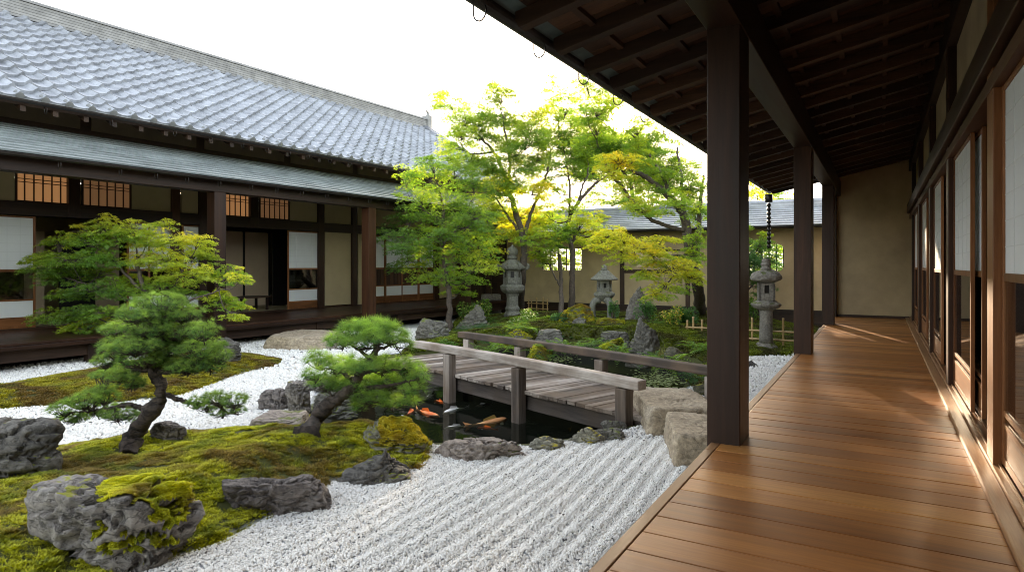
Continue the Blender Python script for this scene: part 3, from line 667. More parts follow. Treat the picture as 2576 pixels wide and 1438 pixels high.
def courses(name, parent, e, r, b0, b1, n, th, mat, axis='y', seglen=1.2, flip=1):
    """overlapping roof courses from eave e=(p,z) up to r=(p,z); runs along `axis` from b0 to b1"""
    e = np.array(e); r = np.array(r); d = (r - e) / n; u = d / np.linalg.norm(d); nr = np.array((-u[1], u[0]));
    if nr[1] < 0: nr = -nr
    m = MB()
    for k in range(n):
        q = b0 - random.random() * seglen
        while q < b1:
            q0, q1 = max(q, b0), min(q + seglen, b1); q += seglen
            if q1 - q0 < .02: continue
            j = random.uniform(0, th * .12); p0 = e + d * k - u * .01; p1 = e + d * (k + 1) + u * .04
            sec = [p0 + nr * (th + j), p1 + nr * (th * .12 + j), p1 - nr * th * .5, p0 + nr * j]
            V = [((s_[0], t_, s_[1]) if axis == 'y' else (t_, s_[0], s_[1])) for t_ in (q0 + .001, q1 - .001) for s_ in sec]
            m.add(V, [[0, 1, 2, 3], [7, 6, 5, 4], [0, 4, 5, 1], [1, 5, 6, 2], [2, 6, 7, 3], [3, 7, 4, 0]])
    return m.build(name, mat, parent)
def hook(parent, x, y, z, r=.05, ax='x', n=10):
    P_ = [(x + (r * math.cos(t) if ax == 'x' else 0), y + (r * math.cos(t) if ax != 'x' else 0), z + r * 1.3 * math.sin(t)) for t in np.linspace(math.pi * .95, math.pi * 2.15, n)]
    P_ = [(P_[0][0], P_[0][1], z + r * 1.2)] + P_
    return MB().tube(P_, .006, 5).build('gutter_hook', M['metal'], parent, smooth=True)

# ------------------------------------------------------------------ the long house on the left
TH = -math.atan(.0434); cT, sT = math.cos(TH), math.sin(TH)
def lb(x, y, a):             # picture ray (x, y) meets the plane local x = a of the long house: (local y, z)
    r = ray(x, y); la = cT * r[0] + sT * r[1]; lbb = -sT * r[0] + cT * r[1]; t = a / la
    return t * lbb, CAMZ + t * r[2]
def bx(x, a): return lb(x, 600, a)[0]
lh = empty('long_house', (0, 0, 0), TH)
tag(lh, 'long timber house with grey tiled roof, lower shingle roof and shoji doors on the left', 'house')
FA, DE = -15.24, -12.61; BEND = 20.9
# veranda of the house
m = MB()
for k in range(12):
    x0 = FA + .05 + (DE - FA - .05) * k / 12; q = -1.
    while q < BEND:
        L = 3.6 + random.random(); m.box(x0 + .003, x0 + (DE - FA - .05) / 12 - .003, q, min(q + L - .004, BEND), .455, .50); q += L
m.build('veranda_floor', M['posty'], lh, bevel=.003)
m = MB(); m.box(DE - .06, DE + .03, -1, BEND, .385, .452); m.build('floor_edge_beam', M['posty'], lh, bevel=.006)
MB().box(DE - .30, DE - .16, -1, BEND, .17, .38).build('floor_joist', M['darky'], lh)
for px in (-120, 231, 405, 800, 772 + 230):
    y = bx(px, DE - .2); MB().box(DE - .32, DE - .13, y - .09, y + .09, -.05, .36).build('floor_stump', M['darkz'], lh, bevel=.005)
MB().box(-14.6, -14.5, -1, BEND, -.05, .44).build('underfloor_shade_sheet', M['black'], lh)  # black sheet added for the dark gap under the floor
# eave posts and beam
pb = [(bx(526, -12.5), .27), (bx(915, -12.5), .27)]
sp = pb[1][0] - pb[0][0]
for y in (pb[0][0] - sp, pb[0][0], pb[1][0], pb[1][0] + sp * .98):
    MB().box(-12.60 + .02, -12.31, y, y + .27, -.05, 3.32).build('eave_post', M['postz'], lh, bevel=.01)
MB().box(-12.62, -12.32, -1, BEND, 3.32, 3.56).build('eave_beam', M['darky'], lh, bevel=.008)
# facade timber
def fpost(x0, x1, z0=.5, z1=4.5, d=.11):
    y0, y1 = bx(x0, FA + d), bx(x1, FA + d); MB().box(FA - .08, FA + d - .02, y0, y1, z0, z1).build('wall_post', M['postz'], lh, bevel=.006)
for x0, x1 in ((-95, -80), (435, 455), (803, 817), (888, 900), (1094, 1106)): fpost(x0, x1)
for x0, x1 in ((-170, -150), (504, 536), (174, 204)): fpost(x0, x1, 2.8 if x0 == 174 else .5)
fpost(632, 652, 2.8)
m = MB(); m.box(FA - .07, FA + .085, -1, BEND, 2.80, 3.07); m.build('lintel', M['darky'], lh, bevel=.006)
MB().box(FA - .07, FA + .06, -1, BEND, 3.72, 4.6).build('upper_beam', M['darky'], lh)
MB().box(FA - .1, FA + .05, -1, BEND, .502, .528).build('door_track', M['soffity'], lh)
Bf = lambda x: bx(x, FA)
Z5 = (.53, .75, 1.10, 1.66, 2.78)
def panel(x0, x1, z0, z1, mat='plaster2', nm='plaster_panel'): MB().box(FA - .03, FA + .01, Bf(x0), Bf(x1), z0, z1).build(nm, M[mat], lh)
for x0, x1 in ((-60, 88), (318, 376), (372, 434), (456, 512)): sliding_door(lh, FA + (.02 if x0 != 372 else -.02), Bf(x0), Bf(x1), 1, Z5, grid=(4, 6))
sliding_door(lh, FA + .02, Bf(722), Bf(803), 1, Z5, grid=(4, 6))
xs = (930, 968, 1010, 1052, 1094)
for k in range(4): sliding_door(lh, FA + (.02 if k % 2 else -.02), Bf(xs[k]), Bf(xs[k + 1]) + .02, 1, Z5, slats=4, grid=(2, 6))
panel(817, 888, .56, 2.80); panel(1106, 1200, .56, 2.80)
for x0, x1 in ((-80, 36), (330, 434), (456, 504), (728, 803), (817, 888), (930, 1093), (1106, 1200)): panel(x0, x1, 3.07, 3.72)
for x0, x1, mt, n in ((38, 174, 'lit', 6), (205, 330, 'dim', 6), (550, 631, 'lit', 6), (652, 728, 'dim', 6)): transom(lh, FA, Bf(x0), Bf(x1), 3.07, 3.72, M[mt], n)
MB().box(FA - .02, FA + .01, Bf(900), Bf(930), .5, 3.72).build('plaster_panel', M['plaster2'], lh)
# rooms behind
m = MB(); m.box(-19.3, FA - .1, -1, 20.5, .46, .50); m.build('tatami_floor', M['tatami'], lh)
m = MB(); m.box(-19.5, -19.3, -1, 20.5, .5, 4.0); m.build('room_wall', M['plaster'], lh)
MB().box(-19.4, FA - .08, -1, 20.5, 3.05, 3.12).build('room_ceiling', M['darky'], lh)
for px in (-200, 505, 905):
    y = bx(px, FA - .1); MB().box(-19.3, FA - .12, y - .05, y + .05, .5, 3.05).build('room_partition', M['darkx'], lh)
AB = -17.7
def fus(x0, x1, z1=2.5, mat='fusuma', dz=.0):
    y0, y1 = bx(x0, AB), bx(x1, AB); f = MB(); f.box(AB - .05, AB, y0, y1, .52, z1).build('fusuma_door', M[mat], lh)
    MB().box(AB - .06, AB + .02, y1 - .02, y1 + .05, .5, z1 + .1).build('fusuma_frame', M['black'], lh)
for a_, b_ in ((540, 612), (614, 676)): fus(a_, b_, 2.82)
MB().box(AB - .06, AB + .05, bx(540, AB), bx(722, AB), 2.84, 3.04).build('room_lintel', M['black'], lh)
MB().box(AB + .3, AB + .35, bx(684, AB + .3), bx(722, AB + .3), .5, 3.0).build('alcove_shade_panel', M['black'], lh)  # black panel put in for the darkness of the alcove
for a_, b_, mt in ((60, 112, 'glassy'), (150, 240, 'black'), (240, 300, 'fusuma')):
    y0, y1 = bx(a_, AB), bx(b_, AB)
    MB().box(AB - .05, AB, y0, y1, .55, 2.6).build('fusuma_door', M['fusuma'] if mt != 'black' else M['black'], lh)
# lower shingle roof
courses('shingle_roof', lh, (-12.12, 3.60), (FA + .04, 4.60), -1., BEND - .2, 12, .030, M['shingle'])
MB().prism([(-12.14, -1, 3.55), (-12.14, -1, 3.605), (FA, -1, 4.62), (FA, -1, 4.54)], (0, BEND - .0, 0)).build('roof_deck', M['darky'], lh)
def gutter(parent, a, z, b0, b1, r=.055, name='gutter'):
    t = np.linspace(math.pi, 2 * math.pi, 9); P1 = [(a + r * math.cos(q), z + r * math.sin(q)) for q in t]; P2 = [(a + (r - .008) * math.cos(q), z + (r - .008) * math.sin(q)) for q in t[::-1]]
    g_ = MB().prism([(p[0], b0, p[1]) for p in P1 + P2], (0, b1 - b0, 0)).build(name, M['metal'], parent)
    return g_
g1 = gutter(lh, -12.06, 3.57, -1, BEND)
y = bx(-40, -12.06)
for px in (-30, 150, 303, 393, 471, 552, 632, 696, 760, 822, 880, 930, 975, 1012): hook(g1, -12.06, bx(px, -12.06), 3.47, .05)
# upper wall strip between the roofs
MB().box(FA - .1, FA, -1, 22.6, 4.5, 5.5).build('upper_wall', M['darky'], lh)
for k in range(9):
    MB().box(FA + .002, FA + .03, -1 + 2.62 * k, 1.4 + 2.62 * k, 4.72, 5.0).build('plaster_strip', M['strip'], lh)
# tiled main roof
EA, EZ, RA, RZ = -13.86, 4.86, -19.3, 8.12; TW = .403; NR = 16
ee = np.array((EA, EZ)); rr = np.array((RA, RZ)); dv = (rr - ee) / NR; uu = dv / np.linalg.norm(dv); nr_ = np.array((-uu[1], uu[0])); nr_ = nr_ if nr_[1] > 0 else -nr_
BS, NC = 5.45 - TW * .86 - TW * 14, 58
BS0, BE0 = BS, BS + NC * TW
m = MB(); ns = 12
up_ = np.arange(ns + 1) / ns
prof = np.where(up_ > .70, .075 * np.sin(np.clip((up_ - .70) / .30, 0, 1) * math.pi), -.030 * np.sin(np.clip(up_ / .70, 0, 1) * math.pi))
for k in range(NR):
    for c in range(NC):
        y0 = BS + c * TW; j = rng.normal(0, .004); tl = rng.normal(0, .003)
        lo = ee + dv * k - uu * .012; hi = ee + dv * (k + 1) + uu * .03
        V = []
        for q, pr in zip(up_, prof):
            for pt, off in ((lo, -.012), (lo, .056 + j), (hi, -.014 + j + tl)):
                s_ = pt + nr_ * (pr + off); V.append((s_[0], y0 + q * TW * 1.0, s_[1]))
        i = np.arange(ns)[:, None] * 3
        m.add(V, np.vstack([np.hstack([i, i + 3, i + 4, i + 1]), np.hstack([i + 1, i + 4, i + 5, i + 2])]), rng.random())
m.build('tiled_roof', M['tile'], lh)
cap0 = None
for c in range(NC):
    y = BS + (c + .85) * TW; p = ee + nr_ * .035; q = p - uu * .03; p2 = p + uu * .12
    if cap0 is None: cap0 = MB().tube([(q[0], 0, q[1]), (p2[0], 0, p2[1])], [.068, .068], 12).build('eave_tile_cap', M['tileend'], lh); cap0.location = (0, y, 0)
    else: o = cap0.copy(); col.objects.link(o); o.parent = lh; o.location = (0, y, 0)
MB().prism([(EA + .01, BS0, EZ - .03), (EA + .01, BS0, EZ + .02), (EA - .1, BS0, EZ + .03), (EA - .1, BS0, EZ - .03)], (0, BE0 - BS0, 0)).build('eave_mortar', M['tileend'], lh)
MB().prism([(EA, BS0, EZ - .05), (RA, BS0, RZ - .06), (2 * RA - EA, BS0, EZ - .05), (2 * RA - EA, BS0, EZ - .2), (FA - .1, BS0, EZ + .45), (EA - .05, BS0, EZ - .13)], (0, BE0 - BS0 - .1, 0)).build('roof_body', M['darky'], lh)
MB().prism([(RA, BS0, RZ - .03), (2 * RA - EA, BS0, EZ), (2 * RA - EA, BS0, EZ - .05), (RA, BS0, RZ - .055)], (0, BE0 - BS0, 0)).build('rear_roof', M['tile'], lh)
MB().box(-24, FA - .12, 22.4, 22.5, 0, 5.5).build('gable_wall', M['plaster'], lh)
MB().prism([(FA - .1, 22.4, 5.4), (-23.6, 22.4, 5.4), (RA, 22.4, 7.9)], (0, .1, 0)).build('gable', M['plaster'], lh)
g2 = gutter(lh, EA + .10, EZ - .05, BS0, BE0, .06)
for px in (-30, 115, 280, 440, 530, 610, 672, 727, 775, 830, 880): hook(g2, EA + .10, bx(px, EA + .1), EZ - .17, .055)
m = MB()
for k in range(42): y = BS0 + .3 + k * .53; m.prism([(EA - .02, y, EZ - .14), (EA - .02, y, EZ - .24), (FA, y, EZ + .5), (FA, y, EZ + .62)], (0, .09, 0))
m.build('rafter_row', M['darkx'], lh)
m = MB()
for k in range(6): w_ = .17 - .012 * k; m.box(RA - w_, RA + w_, BS0, BE0 + .1, RZ - .08 + .075 * k, RZ - .08 + .075 * k + .062)
m.prism([(RA + .14 * math.cos(t), BS0, RZ + .37 + .11 * math.sin(t)) for t in np.linspace(0, math.pi, 9)], (0, BE0 + .2 - BS0, 0))
m.build('ridge', M['ridge'], lh)
m = MB(); m.box(RA - .2, RA + .2, BE0 + .05, BE0 + .3, RZ - .1, RZ + .6); m.tube([(RA, BE0 + .2, RZ + .5), (RA, BE0 + .25, RZ + .75), (RA, BE0 + .1, RZ + .85)], [.09, .06, .03], 8)
m.build('ridge_end_tile', M['ridge'], lh, bevel=.03)
p0, p1 = ee + nr_ * .07, rr + nr_ * .07
MB().tube([(p0[0], BE0, p0[1]), (p1[0], BE0, p1[1])], [.10, .10], 10).tube([(p0[0], BE0 - .22, p0[1]), (p1[0], BE0 - .22, p1[1])], [.08, .08], 10).build('verge', M['tile'], lh, smooth=True)
# low table in the open room
tp = np.array([cT * (-16.2) - sT * bx(626, -16.2), sT * (-16.2) + cT * bx(626, -16.2), .5])
lt = empty('low_table', tp, TH); tag(lt, 'low dark wooden table on the tatami inside the open room', 'table')
T_ = np.linspace(0, 2 * math.pi, 20, endpoint=False)
MB().prism([(.42 * math.cos(t), .72 * math.sin(t), .36) for t in T_], (0, 0, .035)).build('table_top', M['darky'], lt, bevel=.006)
for sx in (-1, 1):
    for sy in (-1, 1): MB().box(sx * .25 - .03, sx * .25 + .03, sy * .42 - .03, sy * .42 + .03, 0, .358).build('leg', M['darkz'], lt, bevel=.004)

# ------------------------------------------------------------------ garden wall at the far end
gw = empty('garden_wall', (0, 20.5, 0)); tag(gw, 'ochre plaster garden wall under a ribbed grey roof with shaped lattice windows', 'wall')
WY = 20.5
def wx(x, y=700): p = PY(x, y, WY); return p[0]
def wz(x, y): return PY(x, y, WY)[2]
XL, XR = wx(1272), 2.2
holes = [(wx(1363), wx(1464), wz(1410, 680), wz(1410, 626), .10), (wx(1878), wx(1972), wz(1925, 682), wz(1925, 614), .17)]
m = MB(); xs = [XL] + sum([[h[0], h[1]] for h in holes], []) + [XR]
for k in range(0, len(xs), 2): m.box(xs[k], xs[k + 1], 0, .16, .46, 3.1)
for x0, x1, z0, z1, r in holes:
    m.box(x0, x1, 0, .16, .46, z0); m.box(x0, x1, 0, .16, z1, 3.1)
    for cx, cz, sx, sz in ((x0, z0, 1, 1), (x1, z0, -1, 1), (x0, z1, 1, -1), (x1, z1, -1, -1)):
        pts = [(cx, 0, cz)] + [(cx + sx * r * (1 - math.sin(t)), 0, cz + sz * r * (1 - math.cos(t))) for t in np.linspace(0, math.pi / 2, 6)]
        m.prism(pts, (0, .16, 0))
m.build('plaster_wall', M['plaster'], gw)
for (x0, x1, z0, z1, r), n in zip(holes, (5, 5)):
    f = MB()
    for q in ((x0 - .02, x0 + .03), (x1 - .03, x1 + .02)): f.box(q[0], q[1], .03, .13, z0, z1)
    o = f.build('lattice_window', M['darkz'], gw)
    l = MB()
    for i in range(1, n): x = x0 + (x1 - x0) * i / n; l.box(x - .016, x + .016, .06, .10, z0, z1)
    l.box(x0, x1, .065, .095, z0 + .28 * (z1 - z0), z0 + .31 * (z1 - z0)); l.build('lattice', M['darkz'], o)
m = MB(); m.box(wx(1272), XR, -.05, .12, .0, .465); m.box(wx(1272), XR, -.08, -.05, .36, .48); m.box(wx(1272), XR, -.08, -.05, .0, .12); m.build('wall_base_boards', M['darkx'], gw)
for x0, x1 in ((1560, 1571), (1725, 1736)): MB().box(wx(x0), wx(x1), -.035, .0, .46, 3.0).build('wall_post', M['darkz'], gw, bevel=.004)
MB().box(wx(1571), wx(1725), -.025, 0, wz(1650, 687), wz(1650, 678)).build('wall_rail', M['darkx'], gw)
MB().box(wx(1571), wx(1725), -.025, 0, wz(1650, 632), wz(1650, 628)).build('wall_rail', M['darkx'], gw)
f = MB(); x0, x1, z0, z1 = wx(1602), wx(1690), wz(1650, 672), wz(1650, 634); f.box(x0, x1, -.03, -.002, z0, z1)
f.build('blind_window', M['fusuma'], gw, bevel=.02)
x0, x1 = wx(1120), wx(1272)
m = MB(); n = 9
for k in range(n): q = x0 + (x1 - x0) * k / n; m.box(q + .004, q + (x1 - x0) / n - .004, .0 + .012 * (k % 2), .12, .02, 3.1)
m.build('boarded_section', M['darkz'], gw, bevel=.004)
m = MB()
for z in (.45, 1.15, 2.2, 2.9): m.box(x0, x1, -.03, 0, z, z + .09)
for k in range(0, n + 1, 3): q = x0 + (x1 - x0) * k / n; m.box(q - .05, q + .05, -.045, -.001, .02, 3.1)
m.build('board_rails', M['darkx'], gw, bevel=.004)
EY, EZ2, RY2, RZ2 = -.62, 2.93, .82, 3.60
x0, x1 = wx(1120) - .8, XR + 2.5
courses('ribbed_roof', gw, (EY, EZ2), (RY2, RZ2), x0, x1, 9, .042, M['shingleb'], 'x', 2.2)
courses('rear_roof', gw, (2 * RY2 - EY, EZ2), (RY2, RZ2), x0, x1, 3, .03, M['shingleb'], 'x', 2.2)
MB().prism([(x0, EY + .02, EZ2 - .05), (x0, RY2, RZ2 - .04), (x0, 2 * RY2 - EY - .02, EZ2 - .05)], (x1 - x0, 0, 0)).build('roof_body', M['darkx'], gw)
m = MB(); m.box(x0, x1, RY2 - .13, RY2 + .13, RZ2 - .04, RZ2 + .03); m.box(x0, x1, RY2 - .11, RY2 + .11, RZ2 + .035, RZ2 + .09)
m.tube([(x0, RY2, RZ2 + .13), (x1, RY2, RZ2 + .13)], [.085, .085], 12); m.build('ridge', M['tile'], gw)
g_ = gutter(gw, 0, 0, 0, 1, .05); g_.rotation_euler = (0, 0, -R(90)); g_.location = (wx(1300), EY - .05, EZ2 - .02); g_.scale = (1, XR + 1 - wx(1300), 1)

# ------------------------------------------------------------------ the veranda building on the right
vh = empty('veranda_building', (0, 0, 0)); tag(vh, 'dark timber building with open plank veranda, square posts and shoji doors on the right', 'house')
Y0, Y1 = -5.0, 18.1; XE, XW = -1.077, .514
m = MB(); q = 1.22 - 30 * .2262
while q < Y1:
    wd = .2262; m.box(XE + .068, XW, q + .003, q + wd - .003, .462, .50 + random.uniform(-.0012, .0012)); q += wd
m.build('plank_floor', M['deck'], vh, bevel=.004)
m = MB()
for y0, y1 in ((Y0, -.6), (-.596, 4.60), (4.604, 10.0), (10.004, Y1)): m.box(XE, XE + .064, y0, y1, .38, .502)
m.build('floor_edge_board', M['edge'], vh, bevel=.005)
MB().box(XE + .02, XW + .1, Y0, Y1, .36, .458).build('floor_frame', M['darky'], vh)
for y in (1., 2.7, 4.9, 7., 9, 10.4, 12.5, 14.5, 16.5): MB().box(XE + .06, XE + .2, y - .08, y + .08, -.05, .36).build('floor_stump', M['darkz'], vh)
MB().box(-.2, -.1, Y0, Y1, -.05, .36).build('underfloor_shade_sheet', M['black'], vh)  # black sheet added as underfloor darkness here too
PST = [(-.60, .36), (4.79, .36), (10.22, .40), (15.45, .40)]
for y, l in PST: MB().box(-1.106, -.872, y, y + l, .33, 3.53).build('veranda_post', M['postz'], vh, bevel=.007)
MB().box(-1.13, -.955, Y1 - .2, Y1 + .1, .3, 4.2).build('veranda_post', M['darkz'], vh, bevel=.006)
MB().box(-1.112, -.866, Y0, Y1, 3.525, 3.90).build('eave_beam', M['posty'], vh, bevel=.008)
def zr(x): return 3.92 + .215 * (x + .96)     # underside of the rafters
XO, XI = -2.42, .62
def rafter(y, w_=.105, h_=.125):
    e = .035
    MB().prism([(XO, y, zr(XO) + h_ * .45), (XO + .03, y, zr(XO)), (XI, y, zr(XI)), (XI, y, zr(XI) + h_), (XO, y, zr(XO) + h_)], (0, w_, 0)).build('rafter', M['soffitx'], vh, bevel=.004)
y = 4.25 - 14 * .66
while y < 17.6: rafter(y); y += .66
m = MB(); q = Y0 - .3
while q < 17.7:
    wd = .22; m.prism([(XO - .0, q + .003, zr(XO) + .127), (XI, q + .003, zr(XI) + .127), (XI, q + .003, zr(XI) + .15), (XO, q + .003, zr(XO) + .15)], (0, wd - .006, 0)); q += wd
m.build('ceiling_boards', M['soffitx'], vh)
for k in range(7):
    x = XO + .34 + .42 * k; MB().prism([(x, Y0 - .3, zr(x) + .085), (x + .05, Y0 - .3, zr(x + .05) + .085), (x + .05, Y0 - .3, zr(x + .05) + .128), (x, Y0 - .3, zr(x) + .128)], (0, 18 - Y0, 0)).build('ceiling_batten', M['soffity'], vh)
MB().prism([(XO - .10, Y0 - .3, zr(XO) + .10), (XO + .10, Y0 - .3, zr(XO + .1) + .126), (XO + .1, Y0 - .3, zr(XO + .1) + .1262), (XO - .10, Y0 - .3, zr(XO) + .18)], (0, 17.7 - Y0, 0)).build('eave_flashing', M['copper'], vh)
MB().prism([(XO - .1, Y0 - .3, zr(XO) + .155), (5.5, Y0 - .3, zr(5.5) + .155), (5.5, Y0 - .3, zr(5.5) + .26), (XO - .1, Y0 - .3, zr(XO) + .2)], (0, 18 - Y0, 0)).build('roof', M['shingle'], vh)
g3 = gutter(vh, XO - .07, zr(XO) + .10, Y0 - .3, 17.7, .065)
y = 2.0
while y < 17.4: hook(g3, XO - .07, y, zr(XO) + .01, .055); y += .93
# rain chain at the far end of the gutter
m = MB(); xx, yy = XO - .05, 17.45
m.box(xx - .08, xx + .08, yy - .08, yy + .08, 3.40, 3.60)
for k in range(11): z = 3.38 - k * .105; m.tube([(xx, yy, z), (xx, yy, z - .05), (xx, yy, z - .104)], [.03, .055, .035], 8)
m.build('rain_chain', M['metal'], vh, smooth=True)
MB().prism([(-1.2, 17.5, zr(-1.2) + .13), (5.5, 17.5, zr(5.5) + .13), (5.5, 17.5, zr(5.5) + .16), (-1.2, 17.5, zr(-1.2) + .155)], (0, .9, 0)).build('ceiling_end', M['soffitx'], vh)
# end wall of the veranda
MB().prism([(-.955, Y1, .5), (5.4, Y1, .5), (5.4, Y1, zr(5.4) + .14), (-.955, Y1, zr(-.955) + .14)], (0, .12, 0)).build('end_wall', M['plaster'], vh)
MB().box(-.95, XI, Y1 - .025, Y1, .502, .56).build('skirting', M['darkx'], vh)
MB().box(-1.2, 5.5, Y0 - .2, Y0 - .1, 0, 5.2).build('rear_wall', M['darkz'], vh)
# sill and doors
MB().box(XW + .001, .598, Y0, Y1, .44, .532).build('sill', M['silly'], vh, bevel=.006)
MB().box(.600, .80, Y0, Y1, .44, .558).build('sill', M['silly'], vh, bevel=.004)
m = MB(); m.box(.632, .645, Y0, Y1, .559, .572); m.box(.69, .703, Y0, Y1, .559, .572); m.build('door_track', M['silly'], vh)
WP = [(-.9, .26), (2.02, .26), (4.94, .26), (7.98, .25), (10.82, .25), (13.85, .25), (16.7, .25)]
for y, l in WP: MB().box(.606, .80, y, y + l, .5582, 4.3).build('wall_post', M['cedarz'] if 4 < y < 6 else M['postz'], vh, bevel=.005)  # lit post gets the brighter cedar: sunlight put into its colour
MB().box(.60, .79, Y0, Y1, 2.90, 2.995).build('door_head', M['soffity'], vh, bevel=.004)
MB().box(.555, .78, Y0, Y1, 3.03, 3.24).build('wall_beam', M['posty'], vh, bevel=.006)
MB().box(.59, .78, Y0, Y1, 4.05, 4.5).build('wall_beam', M['darky'], vh)
Z6 = (.575, .83, .9, 1.70, 2.90)
for k, (y, l) in enumerate(WP[:-1]):
    a0, a1 = y + l, WP[k + 1][0]; mid = (a0 + a1) / 2
    MB().box(.68, .72, a0, a1, 3.24, 3.55).build('upper_panel', M['darky'], vh)
    MB().box(.68, .70, a0, a1, 3.55, 4.05).build('plaster_panel', M['plaster'], vh)
    if k == 2:
        sliding_door(vh, .665, 6.52, a1, -1, Z6, low=False, grid=(4, 7)); sliding_door(vh, .715, 6.28, a1 - .25, -1, Z6, low=False, grid=(4, 7))
    else:
        sliding_door(vh, .665, mid - .02, a1, -1, Z6, low=False, grid=(4, 7)); sliding_door(vh, .715, a0, mid + .03, -1, Z6, low=False, grid=(4, 7))
MB().box(.68, .72, 16.95, Y1, .56, 4.1).build('plaster_panel', M['plaster'], vh)
MB().box(.81, 5.4, Y0, Y1, .44, .50).build('room_floor', M['tatami'], vh)
MB().box(5.4, 5.5, Y0, Y1, 0, 5.3).build('room_wall', M['plaster'], vh)
MB().box(.8, 5.5, Y0, Y1, 3.2, 3.26).build('room_ceiling', M['darky'], vh)
for y in (4.9, 10.9, Y1): MB().box(.81, 5.4, y, y + .08, .5, 3.2).build('room_partition', M['plaster'], vh)

# ------------------------------------------------------------------ foliage
def leaf_template(lobes=5, spread=115, L=1., w_=.30):
    V = []; Fq = []
    for k in range(lobes):
        t = R(-spread + 2 * spread * k / (lobes - 1)); l = L * (1 - .45 * abs(k - (lobes - 1) / 2) / ((lobes - 1) / 2)); n = len(V)
        d = np.array((math.sin(t), math.cos(t))); s = np.array((d[1], -d[0]))
        V += [(0, 0, 0), tuple(d * l * .5 + s * w_ * l * .5) + (.03,), tuple(d * l) + (-.10 * l,), tuple(d * l * .5 - s * w_ * l * .5) + (.03,)]
        Fq.append((n, n + 1, n + 2, n + 3))
    return np.array(V), np.array(Fq)
LEAF5 = leaf_template(5); LEAF3 = leaf_template(3, 75, 1., .5)
OV = (np.array([(0, 0, 0), (.3, .35, .05), (.28, .7, .03), (0, 1, -.08), (-.28, .7, .03), (-.3, .35, .05)]), np.array([(0, 1, 2, 3), (0, 3, 4, 5)]))
def orient(n, out=None, tilt=.6, droop=.35):
    """leaf frames: y axis = along the leaf (outwards), z axis = leaf normal, roughly up"""
    a = rng.random(n) * 2 * math.pi; d = np.c_[np.cos(a), np.sin(a), np.zeros(n)]
    if out is not None: d = d * .8 + out
    d[:, 2] += -droop * rng.random(n) - .1; d /= np.linalg.norm(d, axis=1)[:, None] + 1e-9
    up = np.c_[rng.normal(0, tilt, (n, 2)), np.ones(n)]
    x = np.cross(d, up); x /= np.linalg.norm(x, axis=1)[:, None] + 1e-9; z = np.cross(x, d)
    return np.stack([x, d, z], -1)
GREENS = {
 'green': np.array([(.075, .145, .035), (.11, .195, .036), (.17, .25, .034), (.26, .30, .03)]),
 'fresh': np.array([(.13, .23, .045), (.20, .31, .05), (.33, .40, .05), (.48, .44, .05)]),
 'gold': np.array([(.24, .32, .06), (.36, .42, .06), (.52, .49, .06), (.62, .47, .06)]),
 'deep': np.array([(.05, .115, .045), (.075, .16, .055), (.11, .20, .055), (.17, .24, .05)])}
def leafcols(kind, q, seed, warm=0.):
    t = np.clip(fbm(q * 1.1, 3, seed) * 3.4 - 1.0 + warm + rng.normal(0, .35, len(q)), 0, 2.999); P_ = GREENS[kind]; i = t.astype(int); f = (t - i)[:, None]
    return (P_[i] * (1 - f) + P_[np.minimum(i + 1, 3)] * f) * (.8 + .4 * rng.random((len(q), 1)))
